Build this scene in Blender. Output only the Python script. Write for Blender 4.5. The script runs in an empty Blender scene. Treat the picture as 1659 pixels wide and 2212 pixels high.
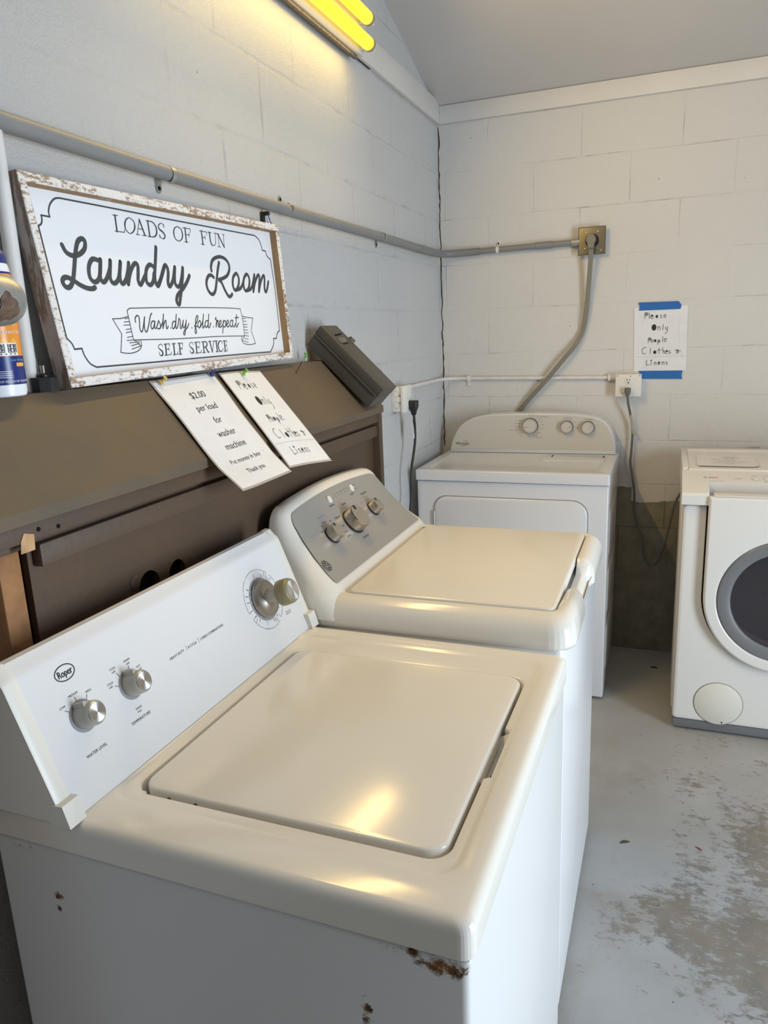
import bpy, bmesh, math, random
from mathutils import Vector, Matrix

random.seed(7)
S = bpy.context.scene
COL = S.collection

# ------------------------------------------------------------------ camera
cam_data = bpy.data.cameras.new('camera')
cam = bpy.data.objects.new('camera', cam_data)
COL.objects.link(cam)
YAW, PITCH, ROLL = 0.369509506, 0.237196178, -0.0417411686
fwd = Vector((-math.sin(YAW) * math.cos(PITCH), math.cos(YAW) * math.cos(PITCH), -math.sin(PITCH)))
right0 = Vector((math.cos(YAW), math.sin(YAW), 0))
up0 = right0.cross(fwd)
right = right0 * math.cos(ROLL) + up0 * math.sin(ROLL)
up = up0 * math.cos(ROLL) - right0 * math.sin(ROLL)
cam.matrix_world = Matrix(((right.x, up.x, -fwd.x, 1.03365), (right.y, up.y, -fwd.y, 0.0), (right.z, up.z, -fwd.z, 1.53529), (0, 0, 0, 1)))
cam_data.sensor_fit = 'VERTICAL'
cam_data.sensor_height = 24.0
cam_data.lens = 24.0 * 1595.888 / 2212.0
cam_data.clip_start = 0.02
S.camera = cam

# ------------------------------------------------------------------ light and exposure
S.view_settings.view_transform = 'Standard'
S.view_settings.look = 'None'
S.view_settings.gamma = 1.0
S.view_settings.use_curve_mapping = False
S.view_settings.exposure = 0.0
w = bpy.data.worlds.new('sky'); S.world = w; w.use_nodes = True
wn = w.node_tree.nodes; wl = w.node_tree.links
wn['Background'].inputs['Color'].default_value = (0.80, 0.90, 1.0, 1)
wn['Background'].inputs['Strength'].default_value = 1.0
DOOR_X, DOOR_Y0, DOOR_Y1, DOOR_H = 3.2, 0.46, 1.46, 2.15

def area(name, loc, direction, sx, sy, power, col, spread=math.pi):
    l = bpy.data.lights.new(name, 'AREA'); l.shape = 'RECTANGLE'; l.size = sx; l.size_y = sy
    l.energy = power; l.color = col; l.spread = spread
    o = bpy.data.objects.new(name, l); COL.objects.link(o); o.location = loc
    o.rotation_euler = Vector(direction).to_track_quat('-Z', 'Y').to_euler()
    return o
# daylight that comes in through the open doorway in the right-hand wall
area('doorway_daylight', (DOOR_X + 0.06, (DOOR_Y0 + DOOR_Y1) / 2, DOOR_H / 2), (-1, 0, 0), DOOR_Y1 - DOOR_Y0, DOOR_H, 97.0, (0.77, 0.885, 1.0))

# ------------------------------------------------------------------ materials
def mat(name, col, rough=0.5, metal=0.0, spec=0.5, vary=0.0, vscale=6.0, vcol=None, bump=0.0, bscale=200.0, coat=0.0, aniso=None):
    m = bpy.data.materials.new(name); m.use_nodes = True
    n = m.node_tree.nodes; l = m.node_tree.links; b = n['Principled BSDF']
    b.inputs['Base Color'].default_value = (*col, 1); b.inputs['Roughness'].default_value = rough
    b.inputs['Metallic'].default_value = metal; b.inputs['Specular IOR Level'].default_value = spec
    if coat: b.inputs['Coat Weight'].default_value = coat; b.inputs['Coat Roughness'].default_value = 0.06
    tc = n.new('ShaderNodeTexCoord')
    if vary > 0:
        t = n.new('ShaderNodeTexNoise'); t.inputs['Scale'].default_value = vscale; t.inputs['Detail'].default_value = 6
        l.new(tc.outputs['Object'], t.inputs['Vector'])
        r = n.new('ShaderNodeValToRGB'); r.color_ramp.elements[0].position = 0.35; r.color_ramp.elements[1].position = 0.7
        c2 = vcol if vcol else tuple(c * (1 - vary) for c in col)
        r.color_ramp.elements[0].color = (*col, 1); r.color_ramp.elements[1].color = (*c2, 1)
        l.new(t.outputs['Fac'], r.inputs['Fac']); l.new(r.outputs['Color'], b.inputs['Base Color'])
    if bump > 0:
        t = n.new('ShaderNodeTexNoise'); t.inputs['Scale'].default_value = bscale; t.inputs['Detail'].default_value = 4
        l.new(tc.outputs['Object'], t.inputs['Vector'])
        u = n.new('ShaderNodeBump'); u.inputs['Strength'].default_value = bump; u.inputs['Distance'].default_value = 0.002
        l.new(t.outputs['Fac'], u.inputs['Height']); l.new(u.outputs['Normal'], b.inputs['Normal'])
    return m

def emis(name, col, strength):
    m = bpy.data.materials.new(name); m.use_nodes = True
    b = m.node_tree.nodes['Principled BSDF']
    b.inputs['Base Color'].default_value = (0.30, 0.24, 0.02, 1)
    b.inputs['Emission Color'].default_value = (*col, 1); b.inputs['Emission Strength'].default_value = strength
    b.inputs['Roughness'].default_value = 0.25
    return m

def math_node(n, op, a=None, b=None, l=None):
    k = n.new('ShaderNodeMath'); k.operation = op
    for i, x in enumerate((a, b)):
        if x is None: continue
        if isinstance(x, (int, float)): k.inputs[i].default_value = x
        else: l.new(x, k.inputs[i])
    return k.outputs[0]

def block_wall(name, axis, shift, col, dirt, plain=None, stucco=0.5, mortar=0.0045, joint=1.0):
    """painted concrete block: 16 x 8 inch running bond, AXIS is the horizontal axis along the wall"""
    m = bpy.data.materials.new(name); m.use_nodes = True
    n = m.node_tree.nodes; l = m.node_tree.links; b = n['Principled BSDF']
    b.inputs['Roughness'].default_value = 0.62; b.inputs['Specular IOR Level'].default_value = 0.3
    tc = n.new('ShaderNodeTexCoord'); sep = n.new('ShaderNodeSeparateXYZ'); l.new(tc.outputs['Object'], sep.inputs[0])
    wob = n.new('ShaderNodeTexNoise'); wob.inputs['Scale'].default_value = 9.0; wob.inputs['Detail'].default_value = 5
    l.new(tc.outputs['Object'], wob.inputs['Vector'])
    wz = math_node(n, 'MULTIPLY', math_node(n, 'SUBTRACT', wob.outputs['Fac'], 0.5, l), 0.010, l)
    hx = math_node(n, 'SUBTRACT', sep.outputs[axis], shift, l)
    hx = math_node(n, 'ADD', math_node(n, 'ADD', hx, 0.4064 * 10, l), wz, l)
    hz = math_node(n, 'ADD', sep.outputs['Z'], wz, l)
    cb = n.new('ShaderNodeCombineXYZ'); l.new(hx, cb.inputs[0]); l.new(hz, cb.inputs[1])
    br = n.new('ShaderNodeTexBrick'); l.new(cb.outputs[0], br.inputs['Vector'])
    br.offset = 0.5; br.offset_frequency = 2; br.squash = 1.0
    br.inputs['Scale'].default_value = 1.0; br.inputs['Mortar Size'].default_value = mortar; br.inputs['Mortar Smooth'].default_value = 0.8
    br.inputs['Brick Width'].default_value = 0.4064; br.inputs['Row Height'].default_value = 0.2032
    br.inputs['Color1'].default_value = (0, 0, 0, 1); br.inputs['Color2'].default_value = (0.06, 0.06, 0.06, 1)
    # how well each stretch of joint was filled with paint
    fill = n.new('ShaderNodeTexNoise'); fill.inputs['Scale'].default_value = 2.3; fill.inputs['Detail'].default_value = 3
    l.new(tc.outputs['Object'], fill.inputs['Vector'])
    fr = n.new('ShaderNodeMapRange'); fr.inputs[1].default_value = 0.35; fr.inputs[2].default_value = 0.7; fr.inputs[3].default_value = 0.12; fr.inputs[4].default_value = 1.0
    l.new(fill.outputs['Fac'], fr.inputs[0])
    groove = math_node(n, 'MULTIPLY', br.outputs['Fac'], fr.outputs[0], l)
    st = n.new('ShaderNodeTexNoise'); st.inputs['Scale'].default_value = 210.0; st.inputs['Detail'].default_value = 6; st.inputs['Roughness'].default_value = 0.65
    l.new(tc.outputs['Object'], st.inputs['Vector'])
    st2 = n.new('ShaderNodeTexNoise'); st2.inputs['Scale'].default_value = 22.0; st2.inputs['Detail'].default_value = 4
    l.new(tc.outputs['Object'], st2.inputs['Vector'])
    h = math_node(n, 'MULTIPLY', groove, -joint, l)
    h = math_node(n, 'ADD', h, math_node(n, 'MULTIPLY', st.outputs['Fac'], stucco, l), l)
    h = math_node(n, 'ADD', h, math_node(n, 'MULTIPLY', st2.outputs['Fac'], 0.8, l), l)
    bu = n.new('ShaderNodeBump'); bu.inputs['Strength'].default_value = 0.85; bu.inputs['Distance'].default_value = 0.0036
    l.new(h, bu.inputs['Height']); l.new(bu.outputs['Normal'], b.inputs['Normal'])
    # paint colour with grime in the joints and faint blotches
    bl = n.new('ShaderNodeTexNoise'); bl.inputs['Scale'].default_value = 1.6; bl.inputs['Detail'].default_value = 6
    l.new(tc.outputs['Object'], bl.inputs['Vector'])
    r = n.new('ShaderNodeValToRGB'); r.color_ramp.elements[0].position = 0.3; r.color_ramp.elements[1].position = 0.75
    r.color_ramp.elements[0].color = (*col, 1); r.color_ramp.elements[1].color = (*[c * 0.93 for c in col], 1)
    l.new(bl.outputs['Fac'], r.inputs['Fac'])
    gm = n.new('ShaderNodeMixRGB'); gm.blend_type = 'MIX'; gm.inputs['Color2'].default_value = (*dirt, 1)
    dn = n.new('ShaderNodeTexNoise'); dn.inputs['Scale'].default_value = 14.0; dn.inputs['Detail'].default_value = 6
    l.new(tc.outputs['Object'], dn.inputs['Vector'])
    dr = n.new('ShaderNodeMapRange'); dr.inputs[1].default_value = 0.5; dr.inputs[2].default_value = 0.68; dr.inputs[3].default_value = 0.05; dr.inputs[4].default_value = 0.55
    l.new(dn.outputs['Fac'], dr.inputs[0])
    l.new(math_node(n, 'MULTIPLY', groove, dr.outputs[0], l), gm.inputs['Fac']); l.new(r.outputs['Color'], gm.inputs['Color1'])
    out = gm.outputs['Color']
    # small specks
    sp = n.new('ShaderNodeTexVoronoi'); sp.inputs['Scale'].default_value = 7.0; sp.inputs['Randomness'].default_value = 1.0
    l.new(tc.outputs['Object'], sp.inputs['Vector'])
    lt = math_node(n, 'LESS_THAN', sp.outputs['Distance'], 0.022, l)
    sm = n.new('ShaderNodeMixRGB'); sm.inputs['Color2'].default_value = (*[c * 0.6 for c in dirt], 1)
    l.new(math_node(n, 'MULTIPLY', lt, 0.55, l), sm.inputs['Fac']); l.new(out, sm.inputs['Color1']); out = sm.outputs['Color']
    if plain:
        # bare, never painted block below the painter's line
        step = math_node(n, 'LESS_THAN', sep.outputs[axis], 0.90, l)
        edge = math_node(n, 'ADD', 0.735, math_node(n, 'MULTIPLY', step, 0.066, l), l)
        edge = math_node(n, 'ADD', edge, math_node(n, 'MULTIPLY', math_node(n, 'SUBTRACT', wob.outputs['Fac'], 0.5, l), 0.05, l), l)
        bare = math_node(n, 'LESS_THAN', sep.outputs['Z'], edge, l)
        pr = n.new('ShaderNodeValToRGB'); pr.color_ramp.elements[0].position = 0.3; pr.color_ramp.elements[1].position = 0.72
        pr.color_ramp.elements[0].color = (*plain, 1); pr.color_ramp.elements[1].color = (*[c * 0.72 for c in plain], 1)
        l.new(st2.outputs['Fac'], pr.inputs['Fac'])
        pj = n.new('ShaderNodeMixRGB'); pj.inputs['Color2'].default_value = (0.03, 0.027, 0.02, 1)
        l.new(math_node(n, 'MULTIPLY', groove, 0.6, l), pj.inputs['Fac']); l.new(pr.outputs['Color'], pj.inputs['Color1'])
        pm = n.new('ShaderNodeMixRGB'); l.new(bare, pm.inputs['Fac']); l.new(out, pm.inputs['Color1']); l.new(pj.outputs['Color'], pm.inputs['Color2'])
        out = pm.outputs['Color']
    l.new(out, b.inputs['Base Color'])
    return m

def floor_material():
    m = bpy.data.materials.new('painted_concrete'); m.use_nodes = True
    n = m.node_tree.nodes; l = m.node_tree.links; b = n['Principled BSDF']
    b.inputs['Specular IOR Level'].default_value = 0.35
    tc = n.new('ShaderNodeTexCoord')
    def noise(scale, detail, rough=0.55, stretch=None):
        t = n.new('ShaderNodeTexNoise'); t.inputs['Scale'].default_value = scale; t.inputs['Detail'].default_value = detail; t.inputs['Roughness'].default_value = rough
        if stretch:
            mp = n.new('ShaderNodeMapping'); mp.inputs['Scale'].default_value = stretch; l.new(tc.outputs['Object'], mp.inputs[0]); l.new(mp.outputs[0], t.inputs['Vector'])
        else: l.new(tc.outputs['Object'], t.inputs['Vector'])
        return t.outputs['Fac']
    def rng(x, a, c, d=0.0, e=1.0):
        k = n.new('ShaderNodeMapRange'); k.inputs[1].default_value = a; k.inputs[2].default_value = c; k.inputs[3].default_value = d; k.inputs[4].default_value = e; l.new(x, k.inputs[0]); return k.outputs[0]
    # paint worn off in patches: a broad mask times a fine broken edge, most where people stand
    sep = n.new('ShaderNodeSeparateXYZ'); l.new(tc.outputs['Object'], sep.inputs[0])
    broad = noise(4.2, 4, 0.6, (1.0, 0.75, 1))
    fine = noise(34.0, 10, 0.76, (0.8, 1.35, 1))
    yy = math_node(n, 'ABSOLUTE', math_node(n, 'SUBTRACT', sep.outputs['Y'], 1.78, l), None, l)
    zone = rng(yy, 0.15, 1.25, 0.040, -0.035)
    xz = rng(sep.outputs['X'], 0.88, 1.12, -0.09, 0.0)
    su = math_node(n, 'ADD', math_node(n, 'MULTIPLY', broad, 0.48, l), math_node(n, 'MULTIPLY', fine, 0.52, l), l)
    su = math_node(n, 'ADD', math_node(n, 'ADD', su, zone, l), xz, l)
    wear = rng(su, 0.530, 0.585)
    base = n.new('ShaderNodeValToRGB'); base.color_ramp.elements[0].position = 0.3; base.color_ramp.elements[1].position = 0.7
    base.color_ramp.elements[0].color = (0.42, 0.42, 0.415, 1); base.color_ramp.elements[1].color = (0.35, 0.345, 0.33, 1)
    l.new(noise(3.5, 6), base.inputs['Fac'])
    bare = n.new('ShaderNodeValToRGB'); bare.color_ramp.elements[0].color = (0.25, 0.21, 0.165, 1); bare.color_ramp.elements[1].color = (0.12, 0.10, 0.075, 1)
    bare.color_ramp.elements[0].position = 0.35; bare.color_ramp.elements[1].position = 0.72
    l.new(noise(9.0, 6), bare.inputs['Fac'])
    mx = n.new('ShaderNodeMixRGB'); l.new(math_node(n, 'MULTIPLY', wear, 0.78, l), mx.inputs['Fac']); l.new(base.outputs['Color'], mx.inputs['Color1']); l.new(bare.outputs['Color'], mx.inputs['Color2'])
    # light tan stains with soft edges
    st = rng(math_node(n, 'ADD', noise(3.1, 4, 0.6, (1.3, 1, 1)), zone, l), 0.555, 0.70, 0, 0.42)
    m2 = n.new('ShaderNodeMixRGB'); m2.inputs['Color2'].default_value = (0.28, 0.225, 0.16, 1); l.new(st, m2.inputs['Fac']); l.new(mx.outputs['Color'], m2.inputs['Color1'])
    vo = n.new('ShaderNodeTexVoronoi'); vo.inputs['Scale'].default_value = 16.0; l.new(tc.outputs['Object'], vo.inputs['Vector'])
    m3 = n.new('ShaderNodeMixRGB'); m3.inputs['Color2'].default_value = (0.10, 0.075, 0.05, 1)
    l.new(math_node(n, 'MULTIPLY', math_node(n, 'LESS_THAN', vo.outputs['Distance'], 0.045, l), 0.7, l), m3.inputs['Fac']); l.new(m2.outputs['Color'], m3.inputs['Color1'])
    l.new(m3.outputs['Color'], b.inputs['Base Color'])
    l.new(rng(wear, 0, 1, 0.38, 0.8), b.inputs['Roughness'])
    h = math_node(n, 'SUBTRACT', math_node(n, 'MULTIPLY', noise(60, 5), 0.4, l), math_node(n, 'MULTIPLY', wear, 0.5, l), l)
    bu = n.new('ShaderNodeBump'); bu.inputs['Strength'].default_value = 0.5; bu.inputs['Distance'].default_value = 0.002
    l.new(h, bu.inputs['Height']); l.new(bu.outputs['Normal'], b.inputs['Normal'])
    return m

def rusty_enamel(name, col, rough, spots):
    """white enamel with rust that has its own shape: SPOTS = (x, y, z, rx, ry, rz, amount) in the thing's coordinates"""
    m = mat(name, col, rough); n = m.node_tree.nodes; l = m.node_tree.links; b = n['Principled BSDF']
    tc = n.new('ShaderNodeTexCoord')
    t = n.new('ShaderNodeTexNoise'); t.inputs['Scale'].default_value = 75.0; t.inputs['Detail'].default_value = 8; t.inputs['Roughness'].default_value = 0.68
    l.new(tc.outputs['Object'], t.inputs['Vector'])
    tot = None
    for (x, y, z, rx, ry, rz, amt) in spots:
        mp = n.new('ShaderNodeMapping'); mp.vector_type = 'TEXTURE'
        mp.inputs['Location'].default_value = (x, y, z); mp.inputs['Scale'].default_value = (rx, ry, rz)
        l.new(tc.outputs['Object'], mp.inputs[0])
        ln = n.new('ShaderNodeVectorMath'); ln.operation = 'LENGTH'; l.new(mp.outputs[0], ln.inputs[0])
        k = n.new('ShaderNodeMapRange'); k.inputs[1].default_value = 1.0; k.inputs[2].default_value = 0.15; k.inputs[3].default_value = 0.0; k.inputs[4].default_value = amt
        l.new(ln.outputs['Value'], k.inputs[0])
        tot = k.outputs[0] if tot is None else math_node(n, 'MAXIMUM', tot, k.outputs[0], l)
    s = math_node(n, 'ADD', t.outputs['Fac'], tot, l)
    k = n.new('ShaderNodeMapRange'); k.inputs[1].default_value = 0.74; k.inputs[2].default_value = 0.88; l.new(s, k.inputs[0])
    g = math_node(n, 'MULTIPLY', k.outputs[0], math_node(n, 'GREATER_THAN', tot, 0.01, l), l)
    r = n.new('ShaderNodeValToRGB'); r.color_ramp.elements[0].color = (0.30, 0.13, 0.035, 1); r.color_ramp.elements[1].color = (0.035, 0.017, 0.008, 1)
    r.color_ramp.elements[0].position = 0.40; r.color_ramp.elements[1].position = 0.62
    l.new(t.outputs['Fac'], r.inputs['Fac'])
    mx = n.new('ShaderNodeMixRGB'); mx.inputs['Color1'].default_value = (*col, 1); l.new(g, mx.inputs['Fac']); l.new(r.outputs['Color'], mx.inputs['Color2'])
    l.new(mx.outputs['Color'], b.inputs['Base Color'])
    k2 = n.new('ShaderNodeMapRange'); k2.inputs[3].default_value = rough; k2.inputs[4].default_value = 0.85; l.new(g, k2.inputs[0]); l.new(k2.outputs[0], b.inputs['Roughness'])
    return m

def worn_paint_wood(name, paint, wood, amount, streak=(3, 60, 60)):
    m = mat(name, paint, 0.75); n = m.node_tree.nodes; l = m.node_tree.links; b = n['Principled BSDF']
    tc = n.new('ShaderNodeTexCoord')
    mp = n.new('ShaderNodeMapping'); mp.inputs['Scale'].default_value = streak; l.new(tc.outputs['Object'], mp.inputs[0])
    t = n.new('ShaderNodeTexNoise'); t.inputs['Scale'].default_value = 1.0; t.inputs['Detail'].default_value = 8; t.inputs['Roughness'].default_value = 0.75
    l.new(mp.outputs[0], t.inputs['Vector'])
    t2 = n.new('ShaderNodeTexNoise'); t2.inputs['Scale'].default_value = 6.0; l.new(tc.outputs['Object'], t2.inputs['Vector'])
    s = math_node(n, 'ADD', math_node(n, 'MULTIPLY', t.outputs['Fac'], 0.75, l), math_node(n, 'MULTIPLY', t2.outputs['Fac'], 0.3, l), l)
    k = n.new('ShaderNodeMapRange'); k.inputs[1].default_value = amount; k.inputs[2].default_value = amount + 0.05; l.new(s, k.inputs[0])
    wr = n.new('ShaderNodeValToRGB'); wr.color_ramp.elements[0].color = (*wood, 1); wr.color_ramp.elements[1].color = (*[c * 0.45 for c in wood], 1)
    l.new(t.outputs['Fac'], wr.inputs['Fac'])
    mx = n.new('ShaderNodeMixRGB'); mx.inputs['Color2'].default_value = (*paint, 1); l.new(k.outputs[0], mx.inputs['Fac']); l.new(wr.outputs['Color'], mx.inputs['Color1'])
    l.new(mx.outputs['Color'], b.inputs['Base Color'])
    bu = n.new('ShaderNodeBump'); bu.inputs['Strength'].default_value = 0.4; bu.inputs['Distance'].default_value = 0.001; l.new(s, bu.inputs['Height']); l.new(bu.outputs['Normal'], b.inputs['Normal'])
    return m

M = {}
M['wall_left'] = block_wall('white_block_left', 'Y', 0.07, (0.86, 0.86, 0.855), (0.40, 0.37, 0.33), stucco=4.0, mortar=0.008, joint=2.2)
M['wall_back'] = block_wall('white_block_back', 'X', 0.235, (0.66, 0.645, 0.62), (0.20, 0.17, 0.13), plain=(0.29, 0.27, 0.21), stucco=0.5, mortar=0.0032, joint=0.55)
M['plain_wall'] = mat('dark_unseen_wall', (0.12, 0.095, 0.072), 0.85, vary=0.2)  # unseen front and right walls, coloured dark on purpose to cut bounced light
M['ceiling'] = mat('ceiling_paint', (0.55, 0.53, 0.51), 0.8, vary=0.05, vscale=2)
M['trim'] = mat('trim_paint', (0.70, 0.68, 0.65), 0.55, bump=0.25, bscale=60, vary=0.06, vscale=5)
M['crack'] = mat('dark_crack', (0.045, 0.035, 0.028), 0.9)
M['floor'] = floor_material()
M['enamel'] = mat('lamp_warmed_cream_enamel', (0.755, 0.725, 0.66), 0.17, spec=0.5, bump=0.03, bscale=90)  # tops tinted cream: age yellowing plus the tubes' warm light put into the colour
M['enamel_side'] = rusty_enamel('rusty_side_enamel', (0.66, 0.655, 0.645), 0.32, [
    (0.605, -0.01, 0.858, 0.075, 0.06, 0.014, 0.40), (0.640, -0.01, 0.850, 0.055, 0.06, 0.022, 0.50), (0.45, -0.01, 0.866, 0.22, 0.06, 0.006, 0.32),
    (0.078, -0.01, 0.786, 0.016, 0.06, 0.014, 0.48), (0.073, -0.01, 0.762, 0.008, 0.06, 0.018, 0.42), (0.543, -0.01, 0.757, 0.015, 0.06, 0.042, 0.42),
    (0.02, -0.01, 0.853, 0.04, 0.06, 0.012, 0.26), (0.68, 0.04, 0.864, 0.03, 0.45, 0.008, 0.36)])
M['enamel_cool'] = mat('plain_white_enamel', (0.72, 0.72, 0.725), 0.22, bump=0.03, bscale=90)
M['dryer_white'] = mat('dryer_enamel', (0.66, 0.66, 0.67), 0.22, bump=0.03, bscale=90)
M['white_plastic'] = mat('white_plastic', (0.80, 0.80, 0.79), 0.3)
M['cream_plastic'] = mat('cream_plastic', (0.72, 0.69, 0.60), 0.4)
M['bosch_white'] = mat('warm_white_enamel', (0.74, 0.72, 0.68), 0.28)
M['cap_plastic'] = mat('cream_endcap_plastic', (0.74, 0.72, 0.66), 0.35)
M['silver_panel'] = mat('silver_panel', (0.36, 0.345, 0.32), 0.42, metal=0.25)
M['champagne_panel'] = mat('champagne_panel', (0.62, 0.59, 0.53), 0.38, metal=0.1)
M['chrome'] = mat('brushed_knob_metal', (0.58, 0.54, 0.48), 0.24, metal=1.0)
M['skirt'] = mat('satin_dial_metal', (0.42, 0.39, 0.34), 0.38, metal=1.0)
M['steel'] = mat('steel', (0.55, 0.53, 0.50), 0.35, metal=1.0)
M['dial_rim'] = mat('pale_dial_rim', (0.62, 0.60, 0.56), 0.35, metal=0.55)
M['brushed'] = mat('brushed_aluminium_disc', (0.80, 0.79, 0.77), 0.36, metal=1.0)
_n = M['brushed'].node_tree.nodes; _t = _n.new('ShaderNodeTangent'); _t.direction_type = 'RADIAL'; _t.axis = 'Z'
M['brushed'].node_tree.links.new(_t.outputs[0], _n['Principled BSDF'].inputs['Tangent']); _n['Principled BSDF'].inputs['Anisotropic'].default_value = 0.85
M['grey_print'] = mat('grey_print', (0.27, 0.27, 0.28), 0.5)
M['knob_olive'] = mat('olive_plastic', (0.24, 0.21, 0.115), 0.35)
M['knob_grey'] = mat('grey_green_knob_plastic', (0.42, 0.41, 0.36), 0.35)
M['black_print'] = mat('black_print', (0.02, 0.02, 0.022), 0.5)
M['faint_print'] = mat('faint_grey_print', (0.28, 0.27, 0.25), 0.5)
M['pale_print'] = mat('pale_grey_print', (0.50, 0.48, 0.45), 0.5)
M['blue_print'] = mat('blue_print', (0.20, 0.30, 0.62), 0.5)
M['red_print'] = mat('red_print', (0.55, 0.03, 0.025), 0.5)
M['dark_gap'] = mat('dark_gap', (0.012, 0.011, 0.010), 0.95, spec=0.05)
M['rubber'] = mat('black_rubber', (0.015, 0.015, 0.015), 0.5)
M['brown'] = mat('brown_painted_wood', (0.085, 0.050, 0.028), 0.55, vary=0.25, vscale=9, vcol=(0.070, 0.045, 0.029), bump=0.35, bscale=70)
M['brown_top'] = mat('brown_painted_top', (0.122, 0.088, 0.052), 0.6, vary=0.2, vscale=7, vcol=(0.098, 0.076, 0.055), bump=0.4, bscale=45)
M['stud'] = mat('bare_stud_wood', (0.36, 0.17, 0.065), 0.75, vary=0.4, vscale=22)
M['pale_wood'] = mat('fresh_split_wood', (0.55, 0.33, 0.16), 0.75, vary=0.3, vscale=40)
M['sign_white'] = mat('sign_board_white', (0.80, 0.81, 0.83), 0.5)
M['sign_ink'] = mat('sign_charcoal_ink', (0.055, 0.06, 0.062), 0.55)
M['sign_frame'] = worn_paint_wood('whitewashed_frame', (0.74, 0.71, 0.68), (0.40, 0.26, 0.16), 0.470, (170, 60, 170))
M['sign_edge'] = worn_paint_wood('grey_worn_frame_side', (0.40, 0.37, 0.35), (0.26, 0.19, 0.135), 0.485, (90, 90, 14))
M['conduit'] = mat('grey_conduit', (0.205, 0.21, 0.215), 0.5, vary=0.2, vscale=14, vcol=(0.235, 0.23, 0.215))
M['galv'] = mat('galvanised_steel', (0.42, 0.43, 0.41), 0.42, metal=0.6, vary=0.35, vscale=30)
M['white_conduit'] = mat('painted_conduit', (0.72, 0.70, 0.67), 0.55, bump=0.3, bscale=60, vary=0.12, vscale=25)
M['brass'] = mat('tarnished_brass_plate', (0.235, 0.205, 0.145), 0.36, metal=0.65, vary=0.15, vscale=20)
M['plug_grey'] = mat('grey_plug_rubber', (0.21, 0.195, 0.155), 0.55)
M['cord_grey'] = mat('grey_cord', (0.13, 0.13, 0.12), 0.5)
M['box_white'] = mat('painted_outlet_box', (0.74, 0.72, 0.67), 0.5, bump=0.2, bscale=50)
M['paper'] = mat('paper', (0.80, 0.78, 0.76), 0.6, vary=0.07, vscale=12)
M['laminate'] = mat('laminated_paper', (0.78, 0.785, 0.80), 0.22, vary=0.06, vscale=14)
M['plastic_edge'] = mat('clear_laminate_margin', (0.42, 0.38, 0.33), 0.2)
M['pencil'] = mat('pencil_grey', (0.085, 0.08, 0.08), 0.6)
M['pencil_light'] = mat('light_pencil_grey', (0.22, 0.21, 0.21), 0.6)
M['marker'] = mat('black_marker', (0.018, 0.018, 0.018), 0.5)
M['blue_tape'] = mat('blue_painters_tape', (0.015, 0.13, 0.42), 0.6, bump=0.15, bscale=150)
M['moneybox'] = mat('grey_brown_steel', (0.066, 0.060, 0.050), 0.42, spec=0.5, vary=0.12, vscale=10)
M['clear_tape'] = mat('brown_clear_tape', (0.11, 0.10, 0.08), 0.15)
M['yellow_pin'] = mat('yellow_plastic', (0.62, 0.42, 0.10), 0.3)
M['blue_pin'] = mat('navy_plastic', (0.02, 0.04, 0.20), 0.3)
M['green_pin'] = mat('lime_plastic', (0.16, 0.42, 0.05), 0.3)
M['fixture'] = mat('fixture_white', (0.72, 0.69, 0.62), 0.4)
M['fixture_board'] = mat('grey_brown_backing', (0.16, 0.14, 0.12), 0.85, vary=0.4, vscale=60)  # dark grey-brown board with fine darker mottling
M['tube'] = emis('lit_tube', (1.0, 0.66, 0.035), 1.25)
M['tube_cap'] = mat('tube_end_metal', (0.55, 0.45, 0.26), 0.35, metal=0.7)
M['orange'] = mat('label_orange', (0.78, 0.29, 0.035), 0.3)
M['orange_light'] = mat('label_light_orange', (0.86, 0.42, 0.08), 0.3)
M['navy'] = mat('label_navy', (0.018, 0.032, 0.17), 0.28)
M['bottle_white'] = mat('bottle_white', (0.80, 0.82, 0.86), 0.3)
M['white_print'] = mat('white_print', (0.80, 0.80, 0.82), 0.4)
M['sky_print'] = mat('light_blue_print', (0.18, 0.42, 0.80), 0.4)
M['ring_grey'] = mat('grey_window_ring', (0.17, 0.175, 0.18), 0.35)
M['drum'] = mat('dark_drum', (0.10, 0.09, 0.105), 0.4)
M['drum_rib'] = mat('grey_drum_rib', (0.45, 0.44, 0.45), 0.4)
M['leaf'] = mat('dry_leaf', (0.10, 0.07, 0.04), 0.8)
M['red_twig'] = mat('red_stem', (0.35, 0.03, 0.03), 0.7)
def glass(name, col, rough):
    m = mat(name, col, rough); b = m.node_tree.nodes['Principled BSDF']
    b.inputs['Transmission Weight'].default_value = 0.92; b.inputs['IOR'].default_value = 1.2
    return m
M['glass'] = glass('smoked_door_glass', (0.42, 0.40, 0.43), 0.02)
M['frame_inner'] = worn_paint_wood('tan_inner_frame', (0.55, 0.50, 0.44), (0.40, 0.25, 0.12), 0.60, (60, 60, 12))
M['rust'] = mat('rust_on_steel', (0.085, 0.045, 0.032), 0.85, vary=0.6, vscale=60, vcol=(0.19, 0.13, 0.085))

# ------------------------------------------------------------------ mesh helpers
ROOT_INV = {}

def disc_part(name, c, nrm, r, m, parent, h=0.0005):
    """a flat round part with its own frame, so that its brushing runs round its own axis"""
    g = G().lathe([(r, 0), (r, h), (r * 0.98, h)], (0, 0, 0), (0, 0, 1), 40)
    T = ROOT_INV.pop(parent.name); o = g.build(name, m, parent); ROOT_INV[parent.name] = T; ROOT_INV[o.name] = T
    q = Vector(nrm).to_track_quat('Z', 'Y').to_matrix().to_4x4()
    o.matrix_local = T @ Matrix.Translation(c) @ q
    return o

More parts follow.
